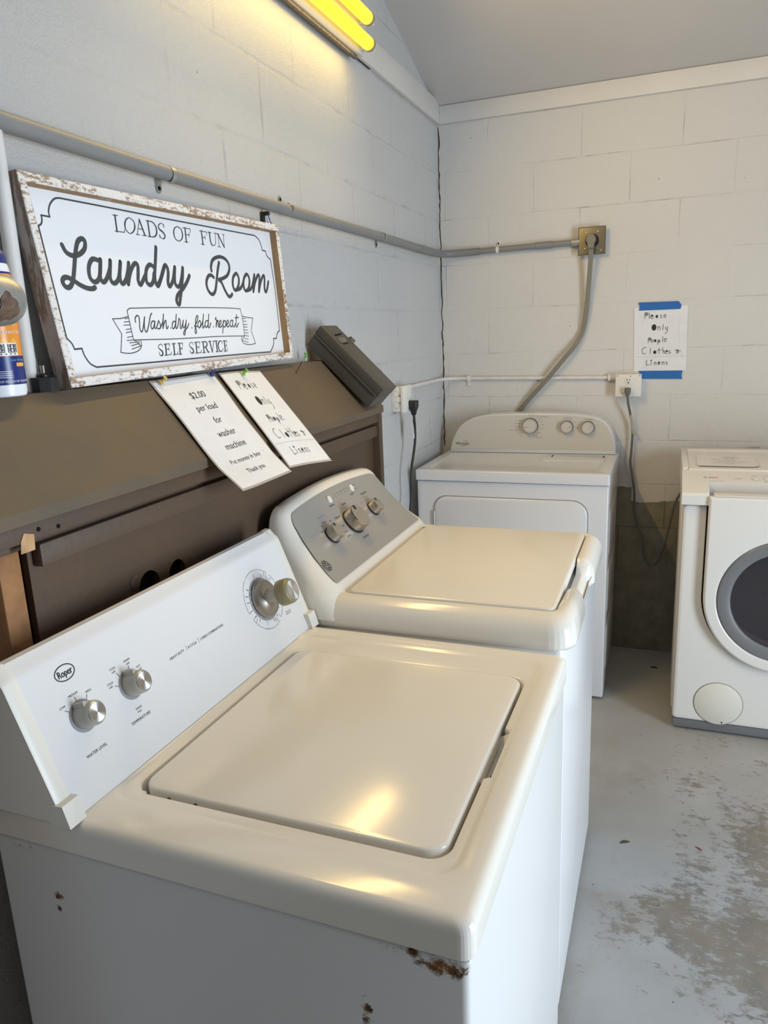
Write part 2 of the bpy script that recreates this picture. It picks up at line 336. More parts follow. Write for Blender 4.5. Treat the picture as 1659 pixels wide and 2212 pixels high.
class G:
    """collects vertices and faces, then links them as ONE mesh object"""
    def __init__(s): s.v = []; s.f = []
    def add(s, vs, fs):
        o = len(s.v); s.v += [Vector(v) for v in vs]; s.f += [[i + o for i in f] for f in fs]; return s
    def bm(s, b):
        b.verts.ensure_lookup_table(); b.verts.index_update()
        s.add([v.co.copy() for v in b.verts], [[v.index for v in f.verts] for f in b.faces]); b.free(); return s
    def box(s, x0, x1, y0, y1, z0, z1, bev=0.0, seg=2, T=None):
        b = bmesh.new(); bmesh.ops.create_cube(b, size=1)
        for v in b.verts: v.co = Vector(((x0 + x1) / 2 + v.co.x * (x1 - x0), (y0 + y1) / 2 + v.co.y * (y1 - y0), (z0 + z1) / 2 + v.co.z * (z1 - z0)))
        if bev: bmesh.ops.bevel(b, geom=list(b.edges), offset=bev, segments=seg, profile=0.5, affect='EDGES', clamp_overlap=True)
        if T is not None: bmesh.ops.transform(b, matrix=T, verts=b.verts)
        return s.bm(b)
    def loft(s, rings, cap0=True, cap1=True, closed=True):
        n = len(rings[0]); vs = [p for r in rings for p in r]; fs = []
        for k in range(len(rings) - 1):
            for i in range(n if closed else n - 1):
                j = (i + 1) % n; fs.append([k * n + i, k * n + j, (k + 1) * n + j, (k + 1) * n + i])
        if cap0: fs.append(list(range(n))[::-1])
        if cap1: fs.append([(len(rings) - 1) * n + i for i in range(n)])
        return s.add(vs, fs)
    def tube(s, path, r, seg=10, smooth=True, caps=True, flat=1.0):
        P = spline(path) if smooth else [Vector(p) for p in path]
        rings = []; prev = None
        for i, p in enumerate(P):
            d = (P[min(i + 1, len(P) - 1)] - P[max(i - 1, 0)]).normalized()
            if prev is None:
                a = d.orthogonal().normalized()
            else:
                a = (prev - d * prev.dot(d)).normalized()
            prev = a; b = d.cross(a)
            rr = r(i / (len(P) - 1)) if callable(r) else r
            rings.append([p + (a * math.cos(t) + b * math.sin(t) * flat) * rr for t in [2 * math.pi * k / seg for k in range(seg)]])
        return s.loft(rings, caps, caps)
    def lathe(s, prof, origin, axis, seg=40, cap0=True, cap1=True):
        o = Vector(origin); d = Vector(axis).normalized(); a = d.orthogonal().normalized(); b = d.cross(a)
        rings = [[o + d * h + (a * math.cos(t) + b * math.sin(t)) * max(r, 1e-5) for t in [2 * math.pi * k / seg for k in range(seg)]] for r, h in prof]
        return s.loft(rings, cap0, cap1)
    def prism(s, poly, fn, t):
        """POLY in 2-D, FN(u, v, w) gives the 3-D point, thickness T along w"""
        n = len(poly); vs = [fn(u, v, 0) for u, v in poly] + [fn(u, v, t) for u, v in poly]
        fs = [list(range(n))[::-1], [n + i for i in range(n)]] + [[i, (i + 1) % n, n + (i + 1) % n, n + i] for i in range(n)]
        return s.add(vs, fs)
    def stroke(s, pts, wd, fn, smooth=True, w0=0.0003):
        P = spline2(pts) if smooth and len(pts) > 2 else [Vector((p[0], p[1])) for p in pts]
        n = len(P)
        if isinstance(wd, (list, tuple)):
            ws = [wd[0]] * n if n == 1 else [wd[min(int(i / (n - 1) * (len(wd) - 1)), len(wd) - 2)] * (1 - (i / (n - 1) * (len(wd) - 1) - min(int(i / (n - 1) * (len(wd) - 1)), len(wd) - 2))) + wd[min(int(i / (n - 1) * (len(wd) - 1)), len(wd) - 2) + 1] * (i / (n - 1) * (len(wd) - 1) - min(int(i / (n - 1) * (len(wd) - 1)), len(wd) - 2)) for i in range(n)]
        else: ws = [wd] * n
        L = []; R = []; cap0 = []; cap1 = []
        for i, p in enumerate(P):
            d = (P[min(i + 1, n - 1)] - P[max(i - 1, 0)])
            if d.length < 1e-9: d = Vector((1, 0))
            d.normalize(); q = Vector((-d.y, d.x)) * ws[i] / 2
            L.append(p + q); R.append(p - q)
            if i == 0: cap0 = [p - q * math.cos(a) - d * ws[i] / 2 * math.sin(a) for a in [math.pi * k / 5 for k in range(1, 5)]]
            if i == n - 1: cap1 = [p + q * math.cos(a) + d * ws[i] / 2 * math.sin(a) for a in [math.pi * k / 5 for k in range(1, 5)]]
        vs = [fn(q.x, q.y, w0) for q in L] + [fn(q.x, q.y, w0) for q in R]
        fs = [[i, i + 1, n + i + 1, n + i] for i in range(n - 1)]
        s.add(vs, fs)
        if wd if not isinstance(wd, (list, tuple)) else True:
            for c, a, b in ((cap0, R[0], L[0]), (cap1, L[-1], R[-1])):
                pl = [a] + c + [b]; s.add([fn(q.x, q.y, w0) for q in pl], [list(range(len(pl)))])
        return s
    def disc(s, c, rx, ry, fn, w0=0.0003, seg=20):
        return s.add([fn(c[0] + rx * math.cos(2 * math.pi * k / seg), c[1] + ry * math.sin(2 * math.pi * k / seg), w0) for k in range(seg)], [list(range(seg))])
    def text(s, body, size, fn, at=(0, 0), align='LEFT', rot=0.0, w0=0.0003, sx=1.0, shear=0.0):
        for vs, fs in [text_mesh(body, align, shear)]:
            ca, sa = math.cos(rot), math.sin(rot); out = []
            for x, y in vs:
                x *= size * sx; y *= size
                out.append(fn(at[0] + x * ca - y * sa, at[1] + x * sa + y * ca, w0))
            s.add(out, fs)
        return s
    def build(s, name, m, parent=None, sharp=40, kind=None):
        me = bpy.data.meshes.new(name)
        T = ROOT_INV.get(parent.name) if parent else None
        vs = [T @ v for v in s.v] if T is not None else s.v
        me.from_pydata([tuple(v) for v in vs], [], s.f)
        b = bmesh.new(); b.from_mesh(me)
        bmesh.ops.remove_doubles(b, verts=b.verts, dist=1e-6)
        bmesh.ops.recalc_face_normals(b, faces=b.faces)
        for f in b.faces: f.smooth = True
        lim = math.radians(sharp)
        for e in b.edges:
            if len(e.link_faces) == 2:
                try: e.smooth = e.calc_face_angle() < lim
                except Exception: e.smooth = False
        b.to_mesh(me); b.free()
        me.materials.append(M[m] if isinstance(m, str) else m)
        o = bpy.data.objects.new(name, me); COL.objects.link(o)
        if parent:
            o.parent = parent
            if parent.name in ROOT_INV: ROOT_INV[o.name] = ROOT_INV[parent.name]
        if kind: o['kind'] = kind
        return o

TEXT_CACHE = {}
def text_mesh(body, align, shear):
    k = (body, align, shear)
    if k in TEXT_CACHE: return TEXT_CACHE[k]
    cu = bpy.data.curves.new('t', 'FONT'); cu.body = body; cu.size = 1.0; cu.align_x = align; cu.resolution_u = 3; cu.shear = shear
    o = bpy.data.objects.new('t', cu); COL.objects.link(o)
    dg = bpy.context.evaluated_depsgraph_get(); me = o.evaluated_get(dg).to_mesh()
    vs = [(v.co.x, v.co.y) for v in me.vertices]; fs = [list(p.vertices) for p in me.polygons]
    o.evaluated_get(dg).to_mesh_clear(); bpy.data.objects.remove(o); bpy.data.curves.remove(cu)
    TEXT_CACHE[k] = (vs, fs); return TEXT_CACHE[k]

def spline(P, k=6):
    P = [Vector(p) for p in P]
    if len(P) < 3: return P
    out = []
    for i in range(len(P) - 1):
        a, b, c, d = P[max(i - 1, 0)], P[i], P[i + 1], P[min(i + 2, len(P) - 1)]
        for j in range(k):
            t = j / k
            out.append(0.5 * ((2 * b) + (c - a) * t + (2 * a - 5 * b + 4 * c - d) * t * t + (3 * b - a - 3 * c + d) * t ** 3))
    return out + [P[-1]]
def spline2(P, k=6): return [Vector((p.x, p.y)) for p in spline([(p[0], p[1], 0) for p in P], k)]

def rr(x0, x1, y0, y1, r, n=7):
    """rounded rectangle, counter-clockwise"""
    rs = r if isinstance(r, (list, tuple)) else [r] * 4
    out = []
    for (cx, cy, a0, q) in ((x1 - rs[0], y1 - rs[0], 0, rs[0]), (x0 + rs[1], y1 - rs[1], 90, rs[1]), (x0 + rs[2], y0 + rs[2], 180, rs[2]), (x1 - rs[3], y0 + rs[3], 270, rs[3])):
        for k in range(n + 1):
            a = math.radians(a0 + 90 * k / n); out.append((cx + q * math.cos(a), cy + q * math.sin(a)))
    return out

def star_rings(outlines, c):
    """resample outlines that are star-shaped about C at common angles"""
    ang = sorted(set(round(math.atan2(p[1] - c[1], p[0] - c[0]), 5) for o in outlines for p in o))
    res = []
    for o in outlines:
        pol = []
        n = len(o)
        for a in ang:
            dx, dy = math.cos(a), math.sin(a); best = None
            for i in range(n):
                x1, y1 = o[i][0] - c[0], o[i][1] - c[1]; x2, y2 = o[(i + 1) % n][0] - c[0], o[(i + 1) % n][1] - c[1]
                ex, ey = x2 - x1, y2 - y1; den = dx * ey - dy * ex
                if abs(den) < 1e-12: continue
                t = (x1 * ey - y1 * ex) / den; u = (x1 * dy - y1 * dx) / den
                if t > 0 and -1e-6 <= u <= 1 + 1e-6 and (best is None or t > best): best = t
            pol.append((c[0] + dx * best, c[1] + dy * best))
        res.append(pol)
    return res

def inset(o, d, c=None):
    """shrink a rounded outline by D towards its own box centre, each side alike"""
    xs = [p[0] for p in o]; ys = [p[1] for p in o]
    cx, cy = (min(xs) + max(xs)) / 2, (min(ys) + max(ys)) / 2; hx, hy = (max(xs) - min(xs)) / 2, (max(ys) - min(ys)) / 2
    return [(cx + (x - cx) * (hx - d) / hx, cy + (y - cy) * (hy - d) / hy) for x, y in o]

def slab(g, outline, z0, z1, bev=0.003, bottom=True):
    """a plate with an outline in x-y and a rounded upper rim"""
    rings = [[(x, y, z0) for x, y in outline], [(x, y, z1 - bev) for x, y in outline]]
    for a in (30, 60, 90):
        t = math.radians(a); o = inset(outline, bev * (1 - math.cos(t))); rings.append([(x, y, z1 - bev + bev * math.sin(t)) for x, y in o])
    g.loft(rings, bottom, True); return g

def thing(name, label, cat, loc=(0, 0, 0), rotz=0.0, group=None, local=False):
    o = bpy.data.objects.new(name, None); COL.objects.link(o)
    o.location = loc; o.rotation_euler = (0, 0, rotz); o.empty_display_size = 0.05
    T = Matrix.Translation(loc) @ Matrix.Rotation(rotz, 4, 'Z')
    if not local: ROOT_INV[o.name] = T.inverted()
    o['label'] = label; o['category'] = cat
    if group: o['group'] = group
    return o
def tag(o, label, cat, group=None):
    o['label'] = label; o['category'] = cat
    if group: o['group'] = group
    return o
def ground(o, p):
    """move a single-mesh thing's origin to P"""
    p = Vector(p); o.data.transform(Matrix.Translation(-p)); o.location = p; return o
def plane_fn(A, e1, e2, flip=1):
    A, e1, e2 = Vector(A), Vector(e1).normalized(), Vector(e2).normalized(); n = e1.cross(e2).normalized() * flip
    return lambda u, v, w=0.0: A + e1 * u + e2 * v + n * w
SIGN_LAUNDRY = [[(0.0828,0.2472),(0.0879,0.2362),(0.0975,0.2311),(0.1089,0.2307),(0.1238,0.2351),(0.1371,0.2443),(0.1421,0.2541),(0.141,0.261),(0.1336,0.2616),(0.1242,0.2562),(0.1159,0.2439),(0.1081,0.2283),(0.1004,0.2105),(0.0915,0.1915),(0.0833,0.1796),(0.0748,0.1741),(0.067,0.1751),(0.0627,0.1813),(0.0639,0.187),(0.071,0.1913),(0.0804,0.1905),(0.092,0.1857),(0.1048,0.179),(0.1203,0.1741),(0.134,0.1733),(0.142,0.1759)],[(0.1702,0.2249),(0.1541,0.2276),(0.1427,0.2197),(0.1359,0.2075),(0.1346,0.1931),(0.1435,0.1856),(0.1558,0.1902),(0.165,0.204),(0.1734,0.2275)],[(0.1734,0.2275),(0.1675,0.2114),(0.1625,0.1966),(0.1642,0.1881),(0.1691,0.1864),(0.1771,0.191),(0.1875,0.2025),(0.1959,0.2152),(0.2004,0.2272)],[(0.2004,0.2272),(0.1942,0.2102),(0.1897,0.1952),(0.1933,0.186),(0.2029,0.1863),(0.2135,0.1948),(0.2229,0.2116),(0.2288,0.2263)],[(0.2288,0.2263),(0.2198,0.2039),(0.2177,0.1899),(0.2229,0.185),(0.2345,0.193),(0.2461,0.2101),(0.2533,0.2258)],[(0.2533,0.2258),(0.2388,0.1848)],[(0.2388,0.1848),(0.2506,0.2051),(0.2635,0.2199),(0.2738,0.2263),(0.2799,0.2227),(0.2768,0.2089),(0.272,0.1943),(0.2732,0.1865),(0.2781,0.1853),(0.2886,0.1949),(0.3012,0.2073)],[(0.331,0.222),(0.3203,0.2261),(0.3084,0.2195),(0.3006,0.2073),(0.2981,0.1913),(0.3069,0.1849),(0.3191,0.1919),(0.3277,0.2084)],[(0.3512,0.2629),(0.3411,0.236),(0.33,0.2085),(0.3269,0.1922),(0.331,0.1842),(0.3376,0.1871),(0.3542,0.2068),(0.3681,0.2252)],[(0.3317,0.1858),(0.345,0.1966),(0.368,0.2257),(0.3764,0.2246),(0.3771,0.2127),(0.37,0.1929),(0.3712,0.1847),(0.3766,0.1856),(0.3896,0.1981),(0.4042,0.2253)],[(0.4042,0.2253),(0.3968,0.2045),(0.3951,0.1907),(0.4021,0.184),(0.4114,0.1881),(0.4236,0.2055),(0.433,0.2252)],[(0.433,0.2252),(0.4263,0.2056),(0.4133,0.1774),(0.4033,0.1586),(0.3972,0.1478),(0.3916,0.147),(0.3885,0.1539),(0.3946,0.1647),(0.4064,0.1726),(0.4229,0.1822),(0.4411,0.1968),(0.4535,0.2098)]]
SIGN_ROOM = [[(0.5462,0.2242),(0.5473,0.2349),(0.5601,0.2504),(0.5887,0.2584),(0.6131,0.2552),(0.626,0.2441),(0.6253,0.2304),(0.6113,0.2161),(0.5897,0.2085),(0.5711,0.2045),(0.5808,0.1998),(0.5913,0.1814),(0.6034,0.1672),(0.6134,0.1673),(0.6216,0.1726)],[(0.5842,0.2452),(0.5718,0.2245),(0.5606,0.2008),(0.5498,0.1805),(0.5377,0.1711),(0.5259,0.1725),(0.5171,0.183),(0.5171,0.1977),(0.5287,0.2112),(0.5416,0.2141),(0.5509,0.2096)],[(0.6531,0.223),(0.6387,0.2138),(0.6314,0.1979),(0.6336,0.185),(0.6431,0.1826),(0.6565,0.1935),(0.6636,0.2095),(0.6593,0.2207),(0.6531,0.223)],[(0.6414,0.1826),(0.6632,0.1866),(0.6763,0.1958),(0.6841,0.2049)],[(0.7035,0.2234),(0.6902,0.214),(0.6826,0.1995),(0.6838,0.1853),(0.6935,0.182),(0.707,0.1913),(0.7145,0.2077),(0.7115,0.2201),(0.7035,0.2234)],[(0.6935,0.182),(0.7148,0.187),(0.7269,0.1973),(0.7433,0.2232)],[(0.7433,0.2232),(0.7348,0.1993),(0.7267,0.1809)],[(0.7267,0.1809),(0.742,0.205),(0.7619,0.2231),(0.7682,0.2188),(0.762,0.2001),(0.7553,0.1815)],[(0.7553,0.1815),(0.7729,0.2079),(0.7905,0.2233),(0.7943,0.216),(0.7877,0.1916),(0.7908,0.1813),(0.8005,0.1881),(0.813,0.2083)]]
SIGN_BANNER = [[(0.2271,0.1381),(0.3635,0.1398),(0.544,0.1395),(0.6395,0.1375),(0.6492,0.133),(0.6528,0.107),(0.6511,0.0706)],[(0.6511,0.0706),(0.5235,0.0733),(0.3754,0.0736),(0.2231,0.0764)],[(0.2231,0.0764),(0.2187,0.0801),(0.2183,0.1204),(0.2183,0.1328),(0.2271,0.1381)],[(0.2161,0.1222),(0.1958,0.1189),(0.1703,0.1183)],[(0.1703,0.1183),(0.1871,0.0892)],[(0.1871,0.0892),(0.1725,0.0545)],[(0.1725,0.0545),(0.1976,0.0514),(0.2243,0.0546),(0.2392,0.0639),(0.2402,0.0757)],[(0.2203,0.0765),(0.2377,0.064)],[(0.6542,0.1194),(0.6781,0.1158),(0.7046,0.1139)],[(0.7046,0.1139),(0.6872,0.0834)],[(0.6872,0.0834),(0.7003,0.0498)],[(0.7003,0.0498),(0.6722,0.048),(0.6454,0.0514),(0.6334,0.0599),(0.6373,0.0699)]]
SIGN_HATCH = [[(0.2064,0.1179),(0.218,0.1195)],[(0.2016,0.1118),(0.217,0.1124)],[(0.199,0.1056),(0.2163,0.1062)],[(0.2023,0.0976),(0.2169,0.0981)],[(0.2007,0.0914),(0.2173,0.0928)],[(0.2012,0.0822),(0.2185,0.0837)],[(0.1984,0.0764),(0.2189,0.0765)],[(0.2046,0.0717),(0.2244,0.0718)],[(0.2087,0.0658),(0.2304,0.0683)],[(0.2073,0.059),(0.2363,0.064)],[(0.2288,0.0762),(0.2298,0.0707)],[(0.2344,0.0756),(0.234,0.0678)],[(0.6548,0.1138),(0.6674,0.1136)],[(0.655,0.1069),(0.6698,0.1063)],[(0.6549,0.099),(0.672,0.0982)],[(0.6531,0.0927),(0.6701,0.0916)],[(0.6541,0.0854),(0.6712,0.0842)],[(0.6548,0.0785),(0.6713,0.0769)],[(0.6514,0.0718),(0.6715,0.0695)],[(0.6492,0.0643),(0.667,0.062)],[(0.6378,0.0597),(0.6646,0.0541)],[(0.6507,0.0695),(0.6368,0.0609)]]
SIGN_SCRIPT = [[(0.2362,0.1109),(0.2373,0.1184),(0.2448,0.1238),(0.2503,0.121),(0.2486,0.111),(0.2456,0.0984),(0.2472,0.0919),(0.253,0.0945),(0.2617,0.109),(0.2677,0.1208)],[(0.2677,0.1208),(0.262,0.1053),(0.2609,0.0934),(0.2665,0.0923),(0.2774,0.1069),(0.2871,0.1225),(0.2935,0.128)],[(0.2977,0.1112),(0.2904,0.1122),(0.2834,0.1049),(0.2833,0.0975),(0.2891,0.0983),(0.2967,0.1084)],[(0.2989,0.1121),(0.2943,0.101),(0.2961,0.0972),(0.301,0.0999),(0.3116,0.1129)],[(0.3116,0.1129),(0.315,0.1043),(0.3109,0.0968),(0.3032,0.097)],[(0.3109,0.0968),(0.3247,0.1098),(0.3325,0.1259)],[(0.3325,0.1259),(0.321,0.0966)],[(0.321,0.0966),(0.3311,0.1097),(0.3368,0.1125),(0.3337,0.0982),(0.3363,0.0962),(0.3411,0.1009)],[(0.3487,0.0973),(0.3485,0.0967)],[(0.3704,0.1101),(0.3621,0.1102),(0.3553,0.1026),(0.3558,0.0958),(0.3623,0.0976),(0.3708,0.1091)],[(0.3778,0.1256),(0.3682,0.1014),(0.369,0.0955),(0.3759,0.1012),(0.3844,0.1168)],[(0.3844,0.1168),(0.3879,0.1118),(0.3834,0.0981),(0.3867,0.0955),(0.3958,0.1068),(0.3991,0.1126)],[(0.3991,0.1126),(0.394,0.0989),(0.3985,0.0968),(0.4076,0.1066),(0.4105,0.1125)],[(0.4105,0.1125),(0.4037,0.0967),(0.3954,0.0819),(0.3916,0.083),(0.3962,0.0899),(0.411,0.0975),(0.4181,0.1054)],[(0.4272,0.0961),(0.427,0.0953)],[(0.4382,0.0989),(0.4477,0.1059),(0.4578,0.118),(0.4565,0.1221),(0.4491,0.1161),(0.4421,0.0999),(0.4365,0.0857),(0.4394,0.0832),(0.4436,0.0896),(0.4412,0.0968),(0.4509,0.0987)],[(0.4628,0.1108),(0.4553,0.1068),(0.452,0.0986),(0.4564,0.0951),(0.4633,0.1005),(0.4652,0.1087),(0.4628,0.1108)],[(0.4623,0.0974),(0.4748,0.1096),(0.4822,0.125)],[(0.4822,0.125),(0.4709,0.0972),(0.474,0.0951),(0.4815,0.1012)],[(0.4959,0.1103),(0.4879,0.1094),(0.4819,0.1022),(0.4835,0.0953),(0.4915,0.0989),(0.4974,0.1092)],[(0.5042,0.1249),(0.4939,0.0978),(0.498,0.095),(0.5065,0.1049)],[(0.5148,0.0963),(0.5145,0.0955)],[(0.5287,0.113),(0.5324,0.1172),(0.5317,0.1098),(0.5372,0.1108)],[(0.5372,0.1108),(0.53,0.1045),(0.5263,0.095)],[(0.5263,0.095),(0.5339,0.1066),(0.5393,0.1086),(0.536,0.098),(0.539,0.0947)],[(0.54,0.0979),(0.5516,0.1052),(0.5503,0.1102),(0.5439,0.1064),(0.5409,0.0968),(0.5463,0.0945),(0.5552,0.0998)],[(0.5626,0.1105),(0.5509,0.0804)],[(0.5606,0.104),(0.5695,0.1099),(0.5717,0.1038),(0.5662,0.0952),(0.5588,0.0954)],[(0.5698,0.0973),(0.5846,0.1047),(0.5833,0.1102),(0.5766,0.1059),(0.5738,0.0968),(0.5794,0.0945),(0.5868,0.0981)],[(0.6053,0.1099),(0.5964,0.1089),(0.5904,0.1002),(0.5928,0.0942),(0.6011,0.0989),(0.606,0.1094)],[(0.606,0.1094),(0.6013,0.0967),(0.6069,0.0939),(0.6155,0.1008)],[(0.6274,0.123),(0.6167,0.0975),(0.6199,0.0936),(0.6315,0.1028)],[(0.6177,0.1153),(0.6341,0.1162)]]
SIGN_BORDER = [[(0.0384,0.275),(0.0458,0.2789),(0.05,0.2863),(0.0507,0.2934)],[(0.0507,0.2934),(0.0698,0.2929)],[(0.0698,0.2929),(0.0704,0.3026),(0.0781,0.3151),(0.0913,0.3252),(0.1032,0.328)],[(0.1032,0.328),(0.2216,0.3271),(0.3762,0.3254)],[(0.6213,0.3238),(0.771,0.323)],[(0.771,0.323),(0.7908,0.3143),(0.7991,0.2998),(0.8023,0.2881)],[(0.8023,0.2881),(0.8187,0.2876)],[(0.8187,0.2876),(0.8228,0.2758),(0.8404,0.2669)],[(0.8404,0.2669),(0.8448,0.1841),(0.842,0.0792)],[(0.842,0.0792),(0.8261,0.0715),(0.8186,0.0583)],[(0.8186,0.0583),(0.8014,0.0589)],[(0.8014,0.0589),(0.7967,0.0421),(0.7746,0.0244)],[(0.7746,0.0244),(0.6599,0.0262),(0.5323,0.0276)],[(0.2491,0.0298),(0.0963,0.0316)],[(0.0963,0.0316),(0.0818,0.0392),(0.0724,0.0539),(0.0698,0.067)],[(0.0698,0.067),(0.0512,0.0665)],[(0.0512,0.0665),(0.0479,0.0769),(0.0388,0.086)]]
SERIF_THICK = [[(0.2421,0.3145),(0.2386,0.284)],[(0.314,0.314),(0.3226,0.284)],[(0.3406,0.3141),(0.338,0.2831)],[(0.4683,0.3124),(0.4647,0.2823)],[(0.5311,0.3121),(0.5287,0.2821)],[(0.5635,0.3118),(0.562,0.2931),(0.566,0.2836)],[(0.5988,0.311),(0.6182,0.2823)],[(0.3191,0.0638),(0.3149,0.0417)],[(0.3479,0.0639),(0.3444,0.0412)],[(0.3687,0.0636),(0.3653,0.0408)],[(0.4323,0.0634),(0.4291,0.04)],[(0.4611,0.0629),(0.4581,0.0395)],[(0.4676,0.0511),(0.4754,0.0396)],[(0.4888,0.0633),(0.4929,0.0391)],[(0.5162,0.0628),(0.5139,0.0387)],[(0.5518,0.0619),(0.5494,0.038)]]
SERIF_THIN = [[(0.2357,0.3143),(0.2503,0.3145)],[(0.2327,0.2842),(0.2601,0.2843)],[(0.2601,0.2843),(0.2618,0.2894)],[(0.314,0.314),(0.2985,0.2837)],[(0.3051,0.2956),(0.3179,0.2954)],[(0.2954,0.2835),(0.306,0.2837)],[(0.3142,0.2837),(0.3273,0.2837)],[(0.3351,0.3141),(0.3455,0.3143)],[(0.3315,0.2833),(0.344,0.2829)],[(0.3918,0.3057),(0.3923,0.3128)],[(0.3711,0.2898),(0.372,0.283)],[(0.4599,0.3122),(0.4879,0.3122)],[(0.4879,0.3122),(0.4864,0.3051)],[(0.4661,0.2981),(0.4804,0.2986)],[(0.4813,0.3035),(0.4791,0.2944)],[(0.4577,0.2825),(0.4709,0.2825)],[(0.5232,0.3117),(0.5511,0.3115)],[(0.5511,0.3115),(0.5504,0.3059)],[(0.5305,0.298),(0.542,0.2981)],[(0.5426,0.3024),(0.5413,0.2939)],[(0.5213,0.2823),(0.5348,0.2822)],[(0.5659,0.2832),(0.5772,0.2841),(0.584,0.2932),(0.5876,0.3119)],[(0.5557,0.3116),(0.5712,0.3118)],[(0.5822,0.3118),(0.594,0.312)],[(0.5994,0.3108),(0.5965,0.2821)],[(0.6231,0.312),(0.6182,0.2823)],[(0.5937,0.3111),(0.6026,0.3109)],[(0.5903,0.282),(0.6023,0.2818)],[(0.6175,0.3118),(0.6264,0.3119)],[(0.3134,0.064),(0.333,0.0645)],[(0.333,0.0645),(0.3319,0.0593)],[(0.3173,0.0537),(0.3274,0.0537)],[(0.3282,0.056),(0.3267,0.0507)],[(0.3091,0.0416),(0.3313,0.0417)],[(0.3313,0.0417),(0.3344,0.047)],[(0.3418,0.0636),(0.3547,0.064)],[(0.3383,0.0409),(0.3552,0.041)],[(0.3552,0.041),(0.3584,0.0467)],[(0.3626,0.0637),(0.3809,0.0639)],[(0.3809,0.0639),(0.3795,0.0586)],[(0.3672,0.0526),(0.3755,0.0528)],[(0.3763,0.0552),(0.3752,0.0498)],[(0.3595,0.0407),(0.3715,0.0407)],[(0.4257,0.0633),(0.4471,0.0637)],[(0.4471,0.0637),(0.4466,0.0587)],[(0.4307,0.0528),(0.441,0.0528)],[(0.4417,0.0548),(0.4407,0.0497)],[(0.4228,0.0397),(0.4458,0.0399)],[(0.4458,0.0399),(0.4486,0.0452)],[(0.4544,0.0632),(0.4696,0.0634)],[(0.4513,0.0394),(0.4646,0.0394)],[(0.4727,0.0396),(0.4812,0.0395)],[(0.4929,0.0391),(0.5064,0.0632)],[(0.4829,0.0631),(0.4954,0.0632)],[(0.5013,0.0632),(0.5116,0.0632)],[(0.5103,0.0628),(0.5224,0.0632)],[(0.5078,0.0386),(0.5207,0.0386)],[(0.5451,0.0617),(0.5627,0.0621)],[(0.5627,0.0621),(0.562,0.0571)],[(0.5504,0.0506),(0.5588,0.0507)],[(0.5596,0.0535),(0.5586,0.0474)],[(0.5431,0.0378),(0.5579,0.0382)],[(0.5579,0.0382),(0.5597,0.044)]]
NOTICE_STROKES = [[(0.0409,0.2514),(0.0418,0.2272)],[(0.0409,0.2514),(0.0523,0.2509),(0.0542,0.2441),(0.0495,0.24),(0.0423,0.2396)],[(0.0589,0.2506),(0.0598,0.2271)],[(0.0645,0.2336),(0.0758,0.2347),(0.0723,0.2416),(0.0659,0.2385),(0.0656,0.2302),(0.0713,0.2259),(0.0777,0.228)],[(0.0918,0.2407),(0.0862,0.2343),(0.0907,0.2281),(0.0935,0.2389),(0.0949,0.2272)],[(0.1112,0.2398),(0.1048,0.2384),(0.1066,0.2333),(0.1116,0.2298),(0.1053,0.2267)],[(0.1195,0.2344),(0.1281,0.235),(0.1256,0.2408),(0.1203,0.2387),(0.1197,0.2301),(0.1278,0.2274)],[(0.0971,0.1919),(0.0985,0.1761)],[(0.098,0.1869),(0.1043,0.191),(0.1075,0.1764)],[(0.1178,0.1995),(0.1179,0.176)],[(0.128,0.189),(0.1294,0.1789),(0.1359,0.1786)],[(0.136,0.1903),(0.1354,0.1686),(0.1261,0.1589)],[(0.06,0.1444),(0.0595,0.1234)],[(0.06,0.1444),(0.0698,0.1441),(0.0695,0.1356),(0.0604,0.1335)],[(0.071,0.1304),(0.0802,0.1308),(0.0767,0.137),(0.0712,0.1345),(0.0722,0.1263),(0.0804,0.126)],[(0.0996,0.1345),(0.0992,0.1152)],[(0.0997,0.1335),(0.1069,0.1333),(0.1066,0.1241),(0.1001,0.1233)],[(0.1192,0.1484),(0.1189,0.1254)],[(0.125,0.1337),(0.1347,0.135),(0.1312,0.1402),(0.1255,0.137),(0.1266,0.1268),(0.1351,0.1266)],[(0.0517,0.1038),(0.0419,0.1024),(0.0357,0.0906),(0.0396,0.0775),(0.0511,0.0782)],[(0.07,0.0998),(0.07,0.0759)],[(0.105,0.1004),(0.1071,0.0755)],[(0.0983,0.0904),(0.1162,0.0916)],[(0.1206,0.1016),(0.1225,0.0751)],[(0.1221,0.0846),(0.1271,0.0879),(0.129,0.0749)],[(0.1329,0.0826),(0.1416,0.084),(0.1374,0.0893),(0.133,0.086),(0.1349,0.0747),(0.1419,0.0766)],[(0.1521,0.0871),(0.1457,0.0856),(0.1475,0.0811),(0.1535,0.0786),(0.1479,0.0743)],[(0.1931,0.0859),(0.1731,0.0865),(0.1794,0.0903),(0.1844,0.0861),(0.1768,0.0762),(0.1864,0.0787),(0.18,0.0897)],[(0.0563,0.0488),(0.0559,0.0264)],[(0.0559,0.0264),(0.068,0.0285)],[(0.0755,0.0397),(0.0753,0.0277)],[(0.089,0.0394),(0.0895,0.0273)],[(0.0892,0.0359),(0.0946,0.0392),(0.0968,0.0272)],[(0.104,0.0349),(0.1121,0.0364),(0.1086,0.0413),(0.1045,0.038),(0.1049,0.0287),(0.1124,0.0295)],[(0.1202,0.0396),(0.1214,0.0273)],[(0.121,0.0362),(0.1267,0.0402),(0.1295,0.0281)],[(0.1413,0.0398),(0.1359,0.0382),(0.1373,0.0348),(0.1427,0.0312),(0.1371,0.0269)]]
